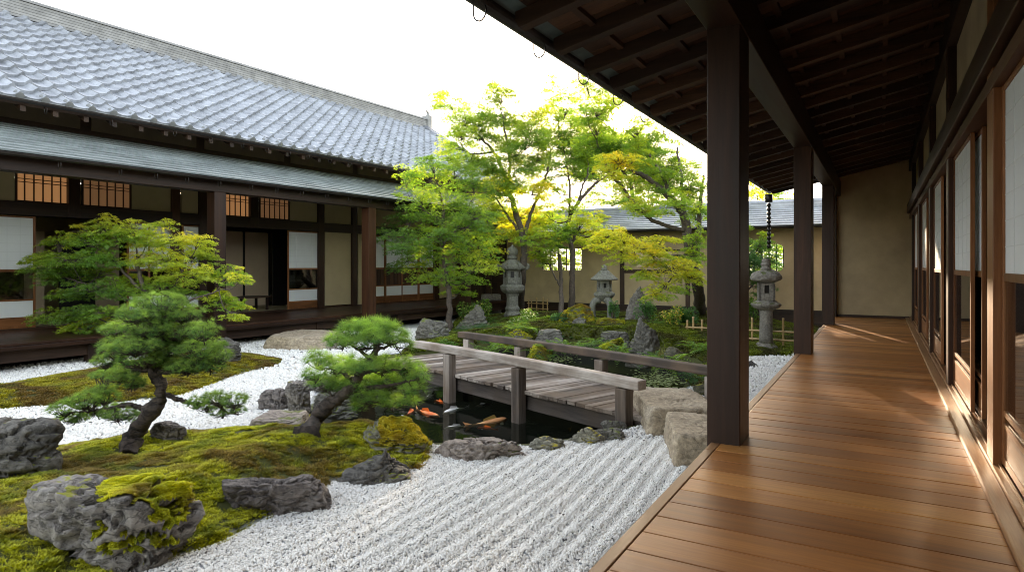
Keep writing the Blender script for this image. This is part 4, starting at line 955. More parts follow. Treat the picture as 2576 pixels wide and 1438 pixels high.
def maple(label, base, trunks, pads, D, leaf=.075, dens=520, seed=1, grp=None, name='maple_tree', tmpl=LEAF5, spread=.8, jit=.9, sprig=1., vz=1.75):
    """trunks: list of (points[(px, py, depth offset)], r0, r1); pads: (px, py, rx, ry, kind, depth offset)"""
    rs = np.random.default_rng(seed); t = empty(name, tuple(base)); tag(t, label, 'tree', grp); b0_ = np.array(base, float)
    wood_ = MB(); nodes = []; nrad = []
    for pts, r0, r1 in trunks:
        P_ = np.array([base if p is None else Pd(p[0], p[1], D + (p[2] if len(p) > 2 else 0)) for p in pts]); S = smooth_path(P_, 6 * len(P_))
        S[1:-1] += rs.normal(0, .012, (len(S) - 2, 3)); rr_ = np.linspace(r0, r1, len(S)) * (1 + .25 * np.exp(-np.arange(len(S)) / 1.5) * (pts[0] is None))
        wood_.tube(S - b0_, rr_, 9, noise=.25, seed=seed); nodes.append(S); nrad.append(rr_)
    nodes = np.vstack(nodes); nrad = np.concatenate(nrad)
    LV, LF, LC = [], [], []; nv = 0
    br_ = MB()
    for pd in pads:
        px, py, rx, ry, kind = pd[:5]; dd = pd[5] if len(pd) > 5 else rs.normal(0, jit)
        c = Pd(px, py, D + dd); ax = rx * (D + dd) / F * 1.12; az = ry * (D + dd) / F * vz; ay = ax * spread
        score = np.linalg.norm(nodes - c, axis=1) + .6 * np.maximum(nodes[:, 2] - c[2] + .1, 0) + .012 / np.maximum(nrad, .004) * .3
        k = int(np.argmin(score)); s0 = nodes[k]; r_ = min(nrad[k] * .7, .012 + .02 * np.linalg.norm(c - s0)); mid = (s0 + c) / 2 + (0, 0, -.12 * np.linalg.norm(c - s0)) + rs.normal(0, .05, 3)
        S = smooth_path([s0, mid, c - (0, 0, az * .3)], 9); br_.tube(S - b0_, np.linspace(r_, .006, 9), 5, noise=.1)
        nodes = np.vstack([nodes, S[4:]]); nrad = np.concatenate([nrad, np.linspace(r_, .006, 9)[4:]])
        # sprigs: short arching twigs, each carrying a flat spray of leaves
        ns_ = max(5, int(20 * sprig * min(1.6, rx / 45.)))
        dens_ = dens * 2.1; leaf_ = leaf * .8
        a = rs.random(ns_) * 2 * math.pi; rad = np.sqrt(rs.random(ns_)) * 1.0; lx = np.cos(a) * rad * ax; ly = np.sin(a) * rad * ay
        lz = rs.normal(0, .5, ns_) * az + az * .55 * (1 - 1.7 * rad ** 2)
        R2 = np.array((cY, sY, 0)); F2 = np.array((-sY, cY, 0)); tips = c + lx[:, None] * R2 + ly[:, None] * F2 + lz[:, None] * np.array((0, 0, 1))
        for tp_ in tips: br_.tube(smooth_path([S[-3] - b0_, (S[-1] + tp_) / 2 - b0_ + (0, 0, .04), tp_ - b0_], 5), np.linspace(.007, .002, 5), 3, cap=False)
        nl = int(dens_ * (ax * ay + 2.2 * ax * az) * math.pi / 2 / ns_ * (.085 / leaf) ** 1.2) + 4
        out = tips - c; out[:, 2] = 0; on = np.linalg.norm(out, axis=1)[:, None] + 1e-6; out = out / on
        srx = .42 * ax / math.sqrt(ns_ / 12); q = np.repeat(tips, nl, 0); o_ = np.repeat(out, nl, 0); n = len(q)
        aa = rs.random(n) * 2 * math.pi; r1_ = np.sqrt(rs.random(n)) * srx
        dx, dy = np.cos(aa) * r1_, np.sin(aa) * r1_; along = dx[:, None] * o_ * 1.5; side = np.cross(o_, (0, 0, 1)) * dy[:, None]
        q = q + along + side; q[:, 2] += rs.normal(0, .10, n) * az - .38 * np.abs(r1_) ** 2 / max(srx, .01) - .18 * dx
        V, Fq = inst(tmpl[0], tmpl[1], q - b0_, orient(n, o_), leaf_ * (.55 + .6 * rs.random(n)))
        cc = leafcols(kind, q, seed, .5 * ((q[:, 2] - c[2]) / (az + .01)).clip(-1, 1) + (1.05 if seed in (103, 104, 106) else .5))  # maples towards the sun tinted yellower: golden glow put into leaf colour
        LV.append(V); LF.append(Fq + nv); LC.append(np.repeat(cc, len(tmpl[0]), 0)); nv += len(V)
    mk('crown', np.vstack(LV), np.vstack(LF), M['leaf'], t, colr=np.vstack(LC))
    wood_.build('trunk', M['bark'], t, smooth=True); br_.build('branches', M['bark'], t, smooth=True)
    return t
g_, f_, y_, d_ = 'green', 'fresh', 'gold', 'deep'
# the near maple behind the round pine
FM = [(265, 565, 40, 15, y_), (330, 572, 42, 15, y_), (205, 578, 30, 11, y_), (420, 563, 28, 10, y_), (300, 600, 60, 18, f_), (370, 600, 50, 18, y_), (230, 612, 50, 16, f_), (150, 607, 38, 12, f_),
 (440, 602, 50, 16, y_), (500, 605, 32, 13, y_), (122, 637, 45, 12, f_), (180, 652, 60, 16, f_), (260, 650, 60, 16, f_), (410, 650, 55, 18, y_), (480, 640, 45, 16, y_), (520, 640, 26, 13, y_),
 (350, 660, 50, 16, y_), (102, 676, 35, 12, g_), (170, 690, 60, 17, g_), (250, 690, 50, 16, f_), (330, 712, 50, 16, f_), (440, 690, 50, 20, y_), (500, 690, 45, 18, y_), (560, 690, 45, 15, f_), (598, 700, 26, 13, y_),
 (230, 730, 50, 14, g_), (160, 740, 40, 12, g_), (300, 732, 45, 14, f_), (122, 797, 40, 12, g_), (190, 790, 60, 16, g_), (270, 785, 55, 15, f_), (190, 825, 40, 12, f_), (240, 812, 40, 10, f_),
 (560, 762, 40, 14, f_), (600, 768, 26, 13, y_), (548, 742, 32, 12, y_), (590, 792, 22, 9, y_), (95, 655, 26, 8, f_), (480, 735, 40, 14, f_), (400, 720, 45, 16, f_)]
b = G(398, 905)
maple('low wide maple with green and yellow leaves spreading behind the round pine', b, [([None, (392, 840, .1), (376, 770), (355, 705), (345, 650)], .07, .03), ([(385, 800), (420, 745, .2), (452, 700), (470, 650)], .045, .018),
  ([(376, 770), (300, 745, -.2), (230, 720), (170, 700)], .035, .012), ([(400, 800), (470, 760), (540, 735), (585, 725)], .03, .01), ([(370, 750), (318, 690), (275, 640), (262, 600)], .035, .012), ([(385, 830), (300, 815), (230, 800)], .025, .01)],
  FM, 12.3, .085, 620, 101, spread=.55, jit=.28, vz=1.2)
# thin maple left of the curled lantern
T1 = [(975, 585, 35, 12, g_), (1030, 600, 55, 20, g_), (1075, 640, 50, 18, g_), (1030, 660, 45, 15, g_), (1100, 690, 60, 18, f_), (1150, 650, 50, 22, f_), (1190, 612, 50, 22, f_), (1225, 575, 40, 20, g_), (1200, 540, 50, 25, g_),
 (1130, 520, 60, 28, g_), (1060, 500, 50, 25, f_), (1035, 545, 50, 20, g_), (1090, 450, 55, 22, f_), (1150, 430, 50, 25, g_), (1190, 470, 45, 25, g_), (1175, 702, 40, 14, f_), (1205, 670, 40, 16, y_), (1150, 732, 32, 11, f_),
 (1110, 590, 50, 20, g_), (1020, 450, 30, 18, f_), (1090, 415, 40, 16, f_), (1000, 620, 36, 12, g_), (1220, 640, 36, 14, y_), (1160, 575, 50, 20, g_), (1005, 500, 26, 12, f_)]
b = G(1130, 832)
maple('thin green maple with yellow lower sprays standing left of the curled stone lantern', b, [([None, (1129, 740), (1124, 690), (1112, 620), (1116, 540), (1105, 470)], .085, .025), ([(1112, 620), (1160, 560), (1190, 500)], .045, .015), ([(1116, 560), (1070, 530), (1040, 500)], .035, .012)], T1, 17.3, .085, 430, 102, jit=.5, vz=1.45)
# tall maple behind the lantern
T2 = [(1135, 258, 35, 20, f_), (1170, 300, 50, 26, f_), (1255, 240, 34, 20, g_), (1262, 285, 45, 28, g_), (1310, 312, 50, 26, g_), (1205, 345, 60, 30, g_), (1150, 362, 40, 22, f_), (1280, 362, 55, 32, g_), (1340, 345, 50, 30, g_),
 (1230, 420, 55, 32, g_), (1300, 432, 50, 32, f_), (1360, 400, 50, 30, g_), (1182, 405, 45, 28, g_), (1270, 482, 50, 28, f_), (1330, 482, 45, 22, y_), (1235, 525, 50, 24, g_), (1310, 540, 50, 22, y_), (1292, 585, 50, 15, y_, .9),
 (1345, 600, 42, 16, f_), (1110, 238, 24, 12, f_), (1238, 222, 22, 12, f_), (1400, 345, 36, 26, g_), (1125, 395, 24, 16, f_), (1352, 640, 34, 12, f_), (1380, 560, 34, 16, f_), (1215, 300, 40, 26, g_), (1300, 380, 60, 30, g_), (1360, 300, 36, 24, f_), (1240, 470, 50, 26, g_), (1160, 330, 30, 20, f_), (1320, 580, 40, 14, y_, .8)]
b = Pz(1309, 792, .15)
maple('tallest maple with a curved trunk right behind the curled stone lantern', b, [([None, (1314, 690), (1318, 616), (1292, 515), (1278, 481), (1271, 445), (1239, 380), (1187, 325)], .12, .03), ([(1316, 630), (1328, 560), (1348, 505), (1376, 435), (1385, 380)], .07, .02),
  ([(1278, 470), (1282, 400), (1270, 330), (1258, 270)], .05, .015), ([(1320, 600), (1290, 560), (1258, 515), (1220, 470)], .05, .015)], T2, 19.3, .095, 520, 103, jit=.7, vz=1.45)
T3 = [(1385, 242, 24, 26, f_), (1402, 292, 42, 28, f_), (1440, 332, 50, 26, f_), (1470, 372, 50, 24, g_), (1420, 400, 55, 28, g_), (1490, 420, 42, 18, g_), (1392, 470, 36, 18, f_), (1380, 540, 46, 20, f_), (1432, 522, 36, 14, f_),
 (1462, 562, 46, 16, f_), (1502, 582, 46, 16, y_), (1402, 590, 36, 16, g_), (1350, 560, 36, 18, f_), (1510, 548, 26, 9, f_), (1445, 440, 36, 14, g_), (1440, 600, 30, 10, y_), (1425, 265, 26, 22, f_), (1455, 350, 46, 26, g_), (1400, 340, 40, 26, g_), (1375, 420, 40, 24, g_), (1440, 395, 50, 22, g_)]
b = Pz(1437, 786, .3)
maple('slender maple with a forked upright trunk before the wall window', b, [([None, (1439, 700), (1438, 630), (1429, 560), (1454, 510), (1499, 461), (1529, 442)], .10, .03), ([(1434, 600), (1432, 530), (1433, 470), (1424, 400), (1405, 320)], .05, .015),
  ([(1452, 512), (1466, 470), (1480, 424), (1470, 370)], .04, .012), ([(1437, 620), (1452, 570), (1450, 540)], .05, .02)], T3, 20., .095, 540, 104, jit=.7, vz=1.5)
b = Pz(1411, 794, .3)
maple('young maple stem close left of the slender maple, cut at half height', b, [([None, (1412, 720), (1408, 640)], .075, .045), ([(1410, 720), (1388, 680), (1372, 640)], .03, .012)], [(1385, 640, 26, 10, g_), (1365, 655, 20, 8, g_), (1402, 622, 22, 8, g_), (1350, 628, 18, 6, f_)], 19.6, .085, 380, 105, jit=.4)
T4 = [(1465, 200, 28, 20, f_), (1500, 240, 46, 26, f_), (1535, 268, 26, 16, f_), (1600, 320, 50, 28, f_), (1645, 370, 50, 28, g_), (1500, 320, 50, 28, f_), (1475, 280, 40, 24, f_), (1600, 395, 50, 22, g_),
 (1660, 415, 50, 28, g_), (1530, 375, 50, 18, g_), (1700, 440, 50, 28, f_), (1742, 465, 45, 32, g_), (1650, 470, 45, 22, f_), (1600, 462, 36, 16, f_), (1700, 512, 46, 22, f_), (1590, 520, 40, 14, f_), (1752, 540, 36, 22, g_), (1545, 430, 40, 14, y_), (1640, 530, 40, 14, f_),
 (1520, 590, 36, 12, y_, -1.2), (1562, 602, 46, 15, y_, -1.2), (1602, 622, 52, 16, y_, -1.3), (1650, 602, 42, 16, y_, -1.), (1640, 650, 50, 15, f_, -1.3), (1690, 672, 50, 17, y_, -1.3), (1732, 692, 42, 16, y_, -1.2), (1680, 722, 42, 12, f_, -1.4), (1650, 747, 32, 9, f_, -1.4),
 (1742, 640, 36, 16, f_, -1), (1575, 648, 36, 11, y_, -1.3), (1755, 602, 30, 18, f_, -.8), (1620, 690, 36, 10, f_, -1.3), (1500, 625, 22, 8, y_, -1.2), (1510, 280, 46, 26, f_), (1510, 345, 36, 24, g_), (1610, 360, 50, 26, g_), (1680, 470, 46, 24, g_), (1500, 370, 40, 22, g_), (1725, 500, 40, 26, g_), (1560, 400, 50, 14, y_), (1640, 440, 40, 18, f_)]
b = Pz(1760, 802, .2)
maple('large spreading maple with heavy forked limbs and golden lower sprays beside the veranda', b, [([None, (1757, 730), (1736, 640), (1724, 552), (1688, 501), (1630, 448), (1584, 426), (1545, 380)], .16, .03), ([(1735, 640), (1722, 590), (1714, 461), (1705, 370)], .09, .02),
  ([(1745, 690), (1753, 624), (1760, 517), (1770, 440)], .10, .03), ([(1724, 580), (1652, 559), (1604, 520), (1564, 468), (1535, 435), (1500, 350)], .06, .02), ([(1740, 660), (1700, 645, -.6), (1640, 640, -1.1), (1580, 620, -1.2)], .05, .015),
  ([(1745, 700), (1712, 690, -.6), (1690, 700, -1.1), (1660, 735, -1.3)], .035, .01), ([(1690, 505), (1660, 430), (1610, 360), (1540, 300)], .05, .015)], T4, 16.6, .085, 580, 106, jit=.6, vz=1.45)
# greenery right of the near post, and behind the wall
maple('dark leafy shrub tree behind the round capped lantern', Pz(1870, 800, .1), [([None, (1880, 700), (1890, 620)], .07, .02)], [(1902, 640, 34, 22, d_), (1915, 605, 24, 14, g_), (1880, 610, 30, 20, g_), (1905, 680, 30, 18, d_), (1935, 655, 20, 12, d_), (1895, 715, 30, 14, d_), (1860, 660, 40, 30, d_), (1922, 628, 18, 10, g_)], 17.6, .07, 700, 107, jit=.4, name='shrub_tree')
maple('broad tree added beyond the garden wall to shade the veranda from the low sun', np.array([*PY(1600, 700, 26.5)[:2], 0.]), [([None, (1600, 640), (1590, 480), (1560, 420)], .16, .05), ([(1595, 520), (1540, 440), (1500, 410)], .08, .03)],  # tree added to keep direct sun off the near deck
      [(1470, 425, 46, 20, f_), (1510, 400, 50, 24, f_), (1555, 385, 50, 22, y_), (1600, 400, 50, 24, f_), (1540, 425, 54, 16, y_), (1590, 440, 50, 18, f_), (1635, 420, 46, 24, g_), (1525, 370, 46, 20, f_), (1480, 385, 40, 22, g_), (1620, 375, 46, 22, f_), (1660, 450, 40, 22, g_), (1575, 355, 40, 16, y_)],
      27.5, .13, 620, 116, jit=.6, name='background_tree', tmpl=LEAF3)
for k, (px, py, pads) in enumerate(((1560, 700, [(1500, 510, 40, 16, g_), (1550, 500, 46, 18, f_), (1600, 515, 46, 16, g_), (1640, 500, 36, 16, g_), (1575, 528, 60, 14, g_), (1680, 515, 30, 14, f_)]),
   (1915, 700, [(1905, 480, 34, 22, y_), (1935, 492, 22, 14, f_), (1890, 500, 40, 20, y_), (1960, 505, 26, 12, f_), (1990, 515, 36, 12, g_)]),
   (1405, 700, [(1380, 640, 40, 26, g_), (1420, 660, 46, 26, f_), (1452, 640, 36, 26, f_), (1400, 690, 60, 20, d_), (1450, 690, 30, 20, g_)]),
   (1930, 700, [(1910, 640, 36, 26, f_), (1950, 650, 40, 26, f_), (1985, 660, 36, 26, g_), (1930, 690, 50, 22, g_), (1960, 610, 30, 16, f_)]))):
    maple(['pale green tree rising beyond the ribbed wall roof', 'golden tree beyond the wall at the veranda roof corner', 'leafy bush seen through the left lattice window', 'bright bush seen through the right lattice window'][k],
          Pz(px, 760, -.0) * 0 + np.array([*PY(px, 700, 25.5)[:2], 0.]), [([None, (px, 720, 0), (px, 600 if k < 2 else 700)], .12, .05)], pads, 25.5 if k != 3 and k != 1 else 24.2, .13, 420, 110 + k, jit=.5, name='background_tree' if k < 2 else 'background_bush', tmpl=LEAF3)

# ------------------------------------------------------------------ pines
def needle_tuft(n, L, w_):
    V = []; Fq = []
    rs = np.random.default_rng(5)
    for k in range(n):
        a = 2 * math.pi * k * .618; el = .15 + 1.25 * ((k + .5) / n) ** .8; d = np.array((math.cos(a) * math.sin(el), math.sin(a) * math.sin(el), math.cos(el)))
        s = np.cross(d, rs.normal(size=3)); s /= np.linalg.norm(s); l = L * (.75 + .4 * rs.random()); i = len(V); b_ = np.array((0, 0, .10 * L * (k / n)))
        V += [b_ + s * w_, b_ - s * w_, d * l + (0, 0, -.06 * l)]; Fq.append((i, i + 1, i + 2))
    return np.array(V), np.array(Fq)
def pine(label, base, trunks, pads, D, L, dens, seed, nn=26, w_=.0016, bright=1.):
    rs = np.random.default_rng(seed); t = empty('pine_tree', tuple(base)); tag(t, label, 'tree'); b0_ = np.array(base, float); wood_ = MB(); br_ = MB(); nodes = []; nrad = []
    for pts, r0, r1 in trunks:
        P_ = np.array([base if p is None else Pd(p[0], p[1], D + (p[2] if len(p) > 2 else 0)) for p in pts]); S = smooth_path(P_, 7 * len(P_)); S[1:-1] += rs.normal(0, .006, (len(S) - 2, 3))
        rr_ = np.linspace(r0, r1, len(S)) * (1 + .45 * np.exp(-np.arange(len(S)) / 1.6) * (pts[0] is None)); (wood_ if r0 > .04 else br_).tube(S - b0_, rr_, 18 if r0 > .04 else 7, noise=.8 if r0 > .04 else .4, seed=seed); nodes.append(S); nrad.append(rr_)
    nodes = np.vstack(nodes); nrad = np.concatenate(nrad); T, TF = needle_tuft(nn, L, w_); VV, FF, CC = [], [], []; nv = 0
    for pd in pads:
        px, py, rx, ry = pd[:4]; dd = pd[4] if len(pd) > 4 else rs.normal(0, .13); c = Pd(px, py, D + dd); ax = rx * D / F; az = ry * D / F * 1.9; ay = ax * .9
        k = int(np.argmin(np.linalg.norm(nodes - c, axis=1) + .5 * np.maximum(nodes[:, 2] - c[2] + .02, 0))); s0 = nodes[k]; r_ = min(nrad[k] * .7, .014)
        S = smooth_path([s0, (s0 + c) / 2 + rs.normal(0, .02, 3) - (0, 0, .02), c - (0, 0, az * .8)], 8); br_.tube(S - b0_, np.linspace(r_, .005, 8), 6, noise=.3)
        n = int(dens * (ax * ay * 1.3 + ax * az * 1.5)); a = rs.random(n) * 2 * math.pi; rad = np.sqrt(rs.random(n)); top = rs.random(n)
        lx, ly = np.cos(a) * rad * ax, np.sin(a) * rad * ay; lz = az * (np.sqrt(np.maximum(1 - rad ** 2, 0)) * (1.3 * top - .5) + .25 * (fbm(np.c_[lx, ly, 0 * lx] * 18 + seed, 2, seed) - .5))
        q = c + lx[:, None] * np.array((cY, sY, 0)) + ly[:, None] * np.array((-sY, cY, 0)) + lz[:, None] * np.array((0, 0, 1))
        for i in range(0, n, 2): br_.tube(smooth_path([S[-2 - (i % 5)] - b0_, (S[-1] * .4 + q[i] * .6) - b0_ - (0, 0, .012), q[i] - b0_], 4), [.0045, .003, .002, .0015], 3, cap=False)
        up = np.c_[lx, ly * 0, 0 * lx] * 0; o_ = lx[:, None] * np.array((cY, sY, 0)) / ax + ly[:, None] * np.array((-sY, cY, 0)) / ay
        z = o_ * .55 + np.array((0, 0, .9)) + rs.normal(0, .28, (n, 3)); z /= np.linalg.norm(z, axis=1)[:, None]; x = np.cross(z, rs.normal(size=(n, 3))); x /= np.linalg.norm(x, axis=1)[:, None]; y = np.cross(z, x)
        V, Fq = inst(T, TF, q - b0_, np.stack([x, y, z], -1), .7 + .5 * rs.random(n))
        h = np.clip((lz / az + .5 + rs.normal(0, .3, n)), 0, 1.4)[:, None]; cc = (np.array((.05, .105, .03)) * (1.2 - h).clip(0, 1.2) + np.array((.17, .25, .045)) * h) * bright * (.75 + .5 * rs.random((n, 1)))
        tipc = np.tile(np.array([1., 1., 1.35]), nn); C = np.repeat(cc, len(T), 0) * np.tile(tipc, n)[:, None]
        VV.append(V); FF.append(Fq + nv); CC.append(C); nv += len(V)
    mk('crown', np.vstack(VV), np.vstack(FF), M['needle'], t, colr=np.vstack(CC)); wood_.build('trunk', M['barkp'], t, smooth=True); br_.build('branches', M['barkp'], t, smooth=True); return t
P1 = [(300, 885, 45, 16), (352, 905, 50, 16), (430, 905, 50, 16), (505, 908, 45, 15), (262, 945, 34, 12), (385, 860, 50, 18), (480, 862, 45, 18), (545, 868, 30, 14), (250, 985, 34, 12), (404, 765, 62, 20), (345, 792, 45, 20), (460, 790, 50, 20), (400, 800, 50, 20), (302, 830, 45, 18), (370, 828, 60, 20), (450, 835, 60, 20), (515, 835, 38, 20), (282, 870, 32, 16), (340, 872, 55, 18), (420, 878, 60, 18), (500, 882, 55, 18), (550, 898, 34, 18),
 (262, 912, 30, 14), (320, 925, 45, 16), (400, 915, 40, 14), (470, 925, 50, 15), (530, 922, 36, 14), (330, 965, 40, 13), (300, 948, 40, 12), (160, 1030, 34, 14), (210, 1008, 38, 15), (250, 1030, 45, 17), (300, 1040, 45, 17), (350, 1052, 32, 12), (185, 1052, 40, 11), (270, 1000, 34, 12),
 (495, 1012, 28, 11), (545, 1000, 34, 13), (588, 1008, 32, 15), (560, 1034, 38, 12), (520, 1025, 26, 9), (600, 1030, 20, 9)]
b = G(328, 1141, -.03)
pine('round topped garden pine with a twisted dark trunk on the near moss mound', b, [([None, (333, 1100), (358, 1060), (398, 1015), (405, 975), (384, 930), (386, 890), (408, 850), (420, 800), (410, 765)], .072, .016), ([(396, 1015), (360, 1025), (320, 1018), (260, 1030), (200, 1035)], .032, .008),
  ([(402, 985), (440, 1000), (480, 1012), (540, 1015), (590, 1020)], .026, .007), ([(386, 930), (420, 935), (460, 925), (520, 905)], .03, .008), ([(386, 925), (340, 930), (290, 900)], .03, .008), ([(390, 880), (340, 860), (310, 830)], .028, .008), ([(405, 860), (450, 845), (500, 840)], .028, .008), ([(414, 820), (370, 800), (345, 785)], .02, .006)],
  P1, 5.62, .050, 2000, 201, 28, .0012)
P2 = [(900, 832, 48, 18), (945, 826, 50, 18), (985, 846, 44, 18), (860, 860, 40, 16), (920, 862, 50, 16), (1008, 868, 28, 14), (950, 850, 40, 16), (800, 905, 34, 16), (848, 920, 45, 18), (792, 945, 25, 13), (900, 925, 50, 18), (960, 922, 50, 18), (1020, 925, 42, 20), (1055, 950, 26, 20),
 (985, 960, 56, 20), (905, 965, 50, 16), (1040, 982, 32, 15), (862, 975, 40, 14), (935, 1000, 45, 15), (990, 1015, 38, 14), (1030, 1010, 28, 12), (812, 965, 36, 12), (905, 1028, 24, 9), (870, 940, 36, 16)]
b = G(772, 1090, -.03)
pine('bright green pine leaning over the pond on a slanting rugged trunk', b, [([None, (790, 1062), (822, 1025), (848, 1000), (885, 975), (905, 945), (925, 915), (945, 885), (945, 855)], .082, .022), ([(880, 980), (940, 975), (1000, 965), (1045, 955)], .031, .008), ([(895, 960), (860, 935), (820, 925)], .028, .008),
  ([(915, 935), (960, 930), (1010, 930)], .024, .007), ([(935, 905), (905, 880), (875, 865)], .026, .007), ([(942, 880), (975, 870), (1000, 862)], .022, .006), ([(860, 990), (905, 1000), (950, 1012)], .02, .006)],
  P2, 6.45, .098, 860, 202, 32, .0016, 1.3)

# ------------------------------------------------------------------ stone lanterns
def lathe(prof, n, rot=0., jit=0., seed=0, sq=None):
    """prof: [(r, z)] bottom to top; n sides"""
    rs = np.random.default_rng(seed); a = np.arange(n) * 2 * math.pi / n + rot; V = []
    for r, z in prof: V += [(r * math.cos(t), r * math.sin(t), z) for t in a]
    V = np.array(V, float); m = len(prof)
    if jit: V += (fbm(V * 9 + seed, 3, seed)[:, None] - .5) * jit * np.sign(V) * (1, 1, 0)
    i = np.arange(m - 1)[:, None] * n; j = np.arange(n)[None]; Fq = np.stack([i + j, i + (j + 1) % n, i + n + (j + 1) % n, i + n + j], -1).reshape(-1, 4)
    return V, [list(map(int, q)) for q in Fq] + [list(range(n))[::-1], list(range((m - 1) * n, m * n))]
def lathe_obj(name, prof, n, mat, parent, rot=0., jit=0., seed=0, smooth=False, bevel=.012):
    V, Fl = lathe(prof, n, rot, jit, seed); m = MB(); m.V.append(V); m.F.append(Fl); m.A.append(np.zeros(len(V))); m.n = len(V)
    return m.build(name, mat, parent, smooth=smooth, bevel=bevel)
def fire_box(parent, r, z0, z1, n, rot, mat, wfrac=.42, hole=(.32, .78), shape=0):
    m = MB(); cz = z1 - z0; t = .045; face = math.pi / n; ap = r * math.cos(face); hw = r * math.sin(face)
    for k in range(n):
        a = rot + 2 * math.pi * (k + .5) / n; nx_, ny_ = math.cos(a), math.sin(a); tx, ty = -ny_, nx_
        def bxx(u0, u1, q0, q1, d=t):
            P_ = [(nx_ * ap + tx * u - nx_ * dd, ny_ * ap + ty * u - ny_ * dd) for u, dd in ((u0, 0), (u1, 0), (u1, d), (u0, d))]
            m.prism([(p[0], p[1], q0) for p in P_][::1], (0, 0, q1 - q0))
        w_ = hw * wfrac; h0, h1 = z0 + cz * hole[0], z0 + cz * hole[1]
        bxx(-hw, -w_, z0, z1); bxx(w_, hw, z0, z1); bxx(-w_, w_, z0, h0); bxx(-w_, w_, h1, z1)
    o = m.build('fire_box', mat, parent, bevel=.004)
    lathe_obj('fire_box_shade_core', [(ap - t - .01, z0 + .01), (ap - t - .01, z1 - .01)], n, M['black'], o, rot, bevel=0); return o  # black core put in for the shade inside the fire box
def lantern(label, px, pyb, zg, D, mat, build):
    s = D / F; p = Pd(px, pyb, D); t = empty('stone_lantern', (p[0], p[1], zg), YAW); tag(t, label, 'lantern')
    zz = lambda y: CAMZ - (y - HY) * s - zg
    build(t, s, zz, mat); return t
def build_a(t, s, z, mt):
    lathe_obj('base', [(22 * s, -.05), (22 * s, z(790)), (17 * s, z(782)), (16 * s, z(780))], 6, mt, t, jit=.02)
    lathe_obj('shaft', [(18 * s, z(780)), (19 * s, z(775)), (15 * s, z(769)), (14.5 * s, z(745)), (17 * s, z(741)), (17 * s, z(738))], 6, mt, t, jit=.01)
    lathe_obj('platform', [(18 * s, z(738)), (24 * s, z(735)), (30 * s, z(729)), (31 * s, z(722)), (31 * s, z(719)), (24 * s, z(714)), (23 * s, z(713.5))], 6, mt, t, jit=.02)
    fire_box(t, 24 * s, z(713.5), z(679), 6, math.pi / 6 * 0 , mt, .38, (.45, .88))
    V, Fl = lathe([(20 * s, z(679.5)), (33 * s, z(678)), (37 * s, z(673)), (34 * s, z(668)), (25 * s, z(662)), (16 * s, z(655)), (11 * s, z(652)), (10 * s, z(651))], 6, 0, .015, 3)
    m = MB(); m.V.append(V); m.F.append(Fl); m.A.append(np.zeros(len(V))); m.n = len(V)
    for k in range(6):
        a = k * math.pi / 3; c, s_ = math.cos(a), math.sin(a); pts = [(c * r * s, s_ * r * s, z(y)) for r, y in ((22, 668), (29, 672), (34, 675), (39, 671), (38, 665), (34.5, 666), (35, 669))]
        m.tube(smooth_path(pts, 12), np.linspace(7 * s, 2.8 * s, 12), 8)
    m.build('cap', mt, t, smooth=True)
    lathe_obj('finial', [(9 * s, z(652)), (13 * s, z(650)), (13 * s, z(646)), (10 * s, z(643)), (13 * s, z(641)), (14.5 * s, z(636)), (14.5 * s, z(629)), (11 * s, z(624)), (4 * s, z(620)), (1 * s, z(615))], 14, mt, t, smooth=True, bevel=0)
def build_b(t, s, z, mt):
    for k in range(3):
        a = R(-90 + 120 * k + 22); c, s_ = math.cos(a), math.sin(a); m = MB()
        pts = [(c * r * s, s_ * r * s, z(y)) for r, y in ((8, 753), (20, 755), (28, 765), (29, 780), (27, 803))]
        m.tube(smooth_path(pts, 12), np.linspace(9.5 * s, 7 * s, 12), 8); m.build('leg', mt, t, smooth=True)
    lathe_obj('platform', [(12 * s, z(757)), (20 * s, z(750)), (27 * s, z(742)), (27 * s, z(737)), (20 * s, z(733)), (19 * s, z(732.5))], 6, mt, t, jit=.012)
    fire_box(t, 19 * s, z(732.5), z(704.5), 6, 0, mt, .35, (.32, .75))
    lathe_obj('cap', [(18 * s, z(705)), (34 * s, z(704)), (35 * s, z(701)), (23 * s, z(691)), (12 * s, z(681)), (7 * s, z(679))], 6, mt, t, jit=.01)
    lathe_obj('finial', [(8 * s, z(680)), (9 * s, z(677)), (5.5 * s, z(675)), (7 * s, z(672)), (5 * s, z(668)), (1 * s, z(665.5))], 12, mt, t, smooth=True, bevel=0)
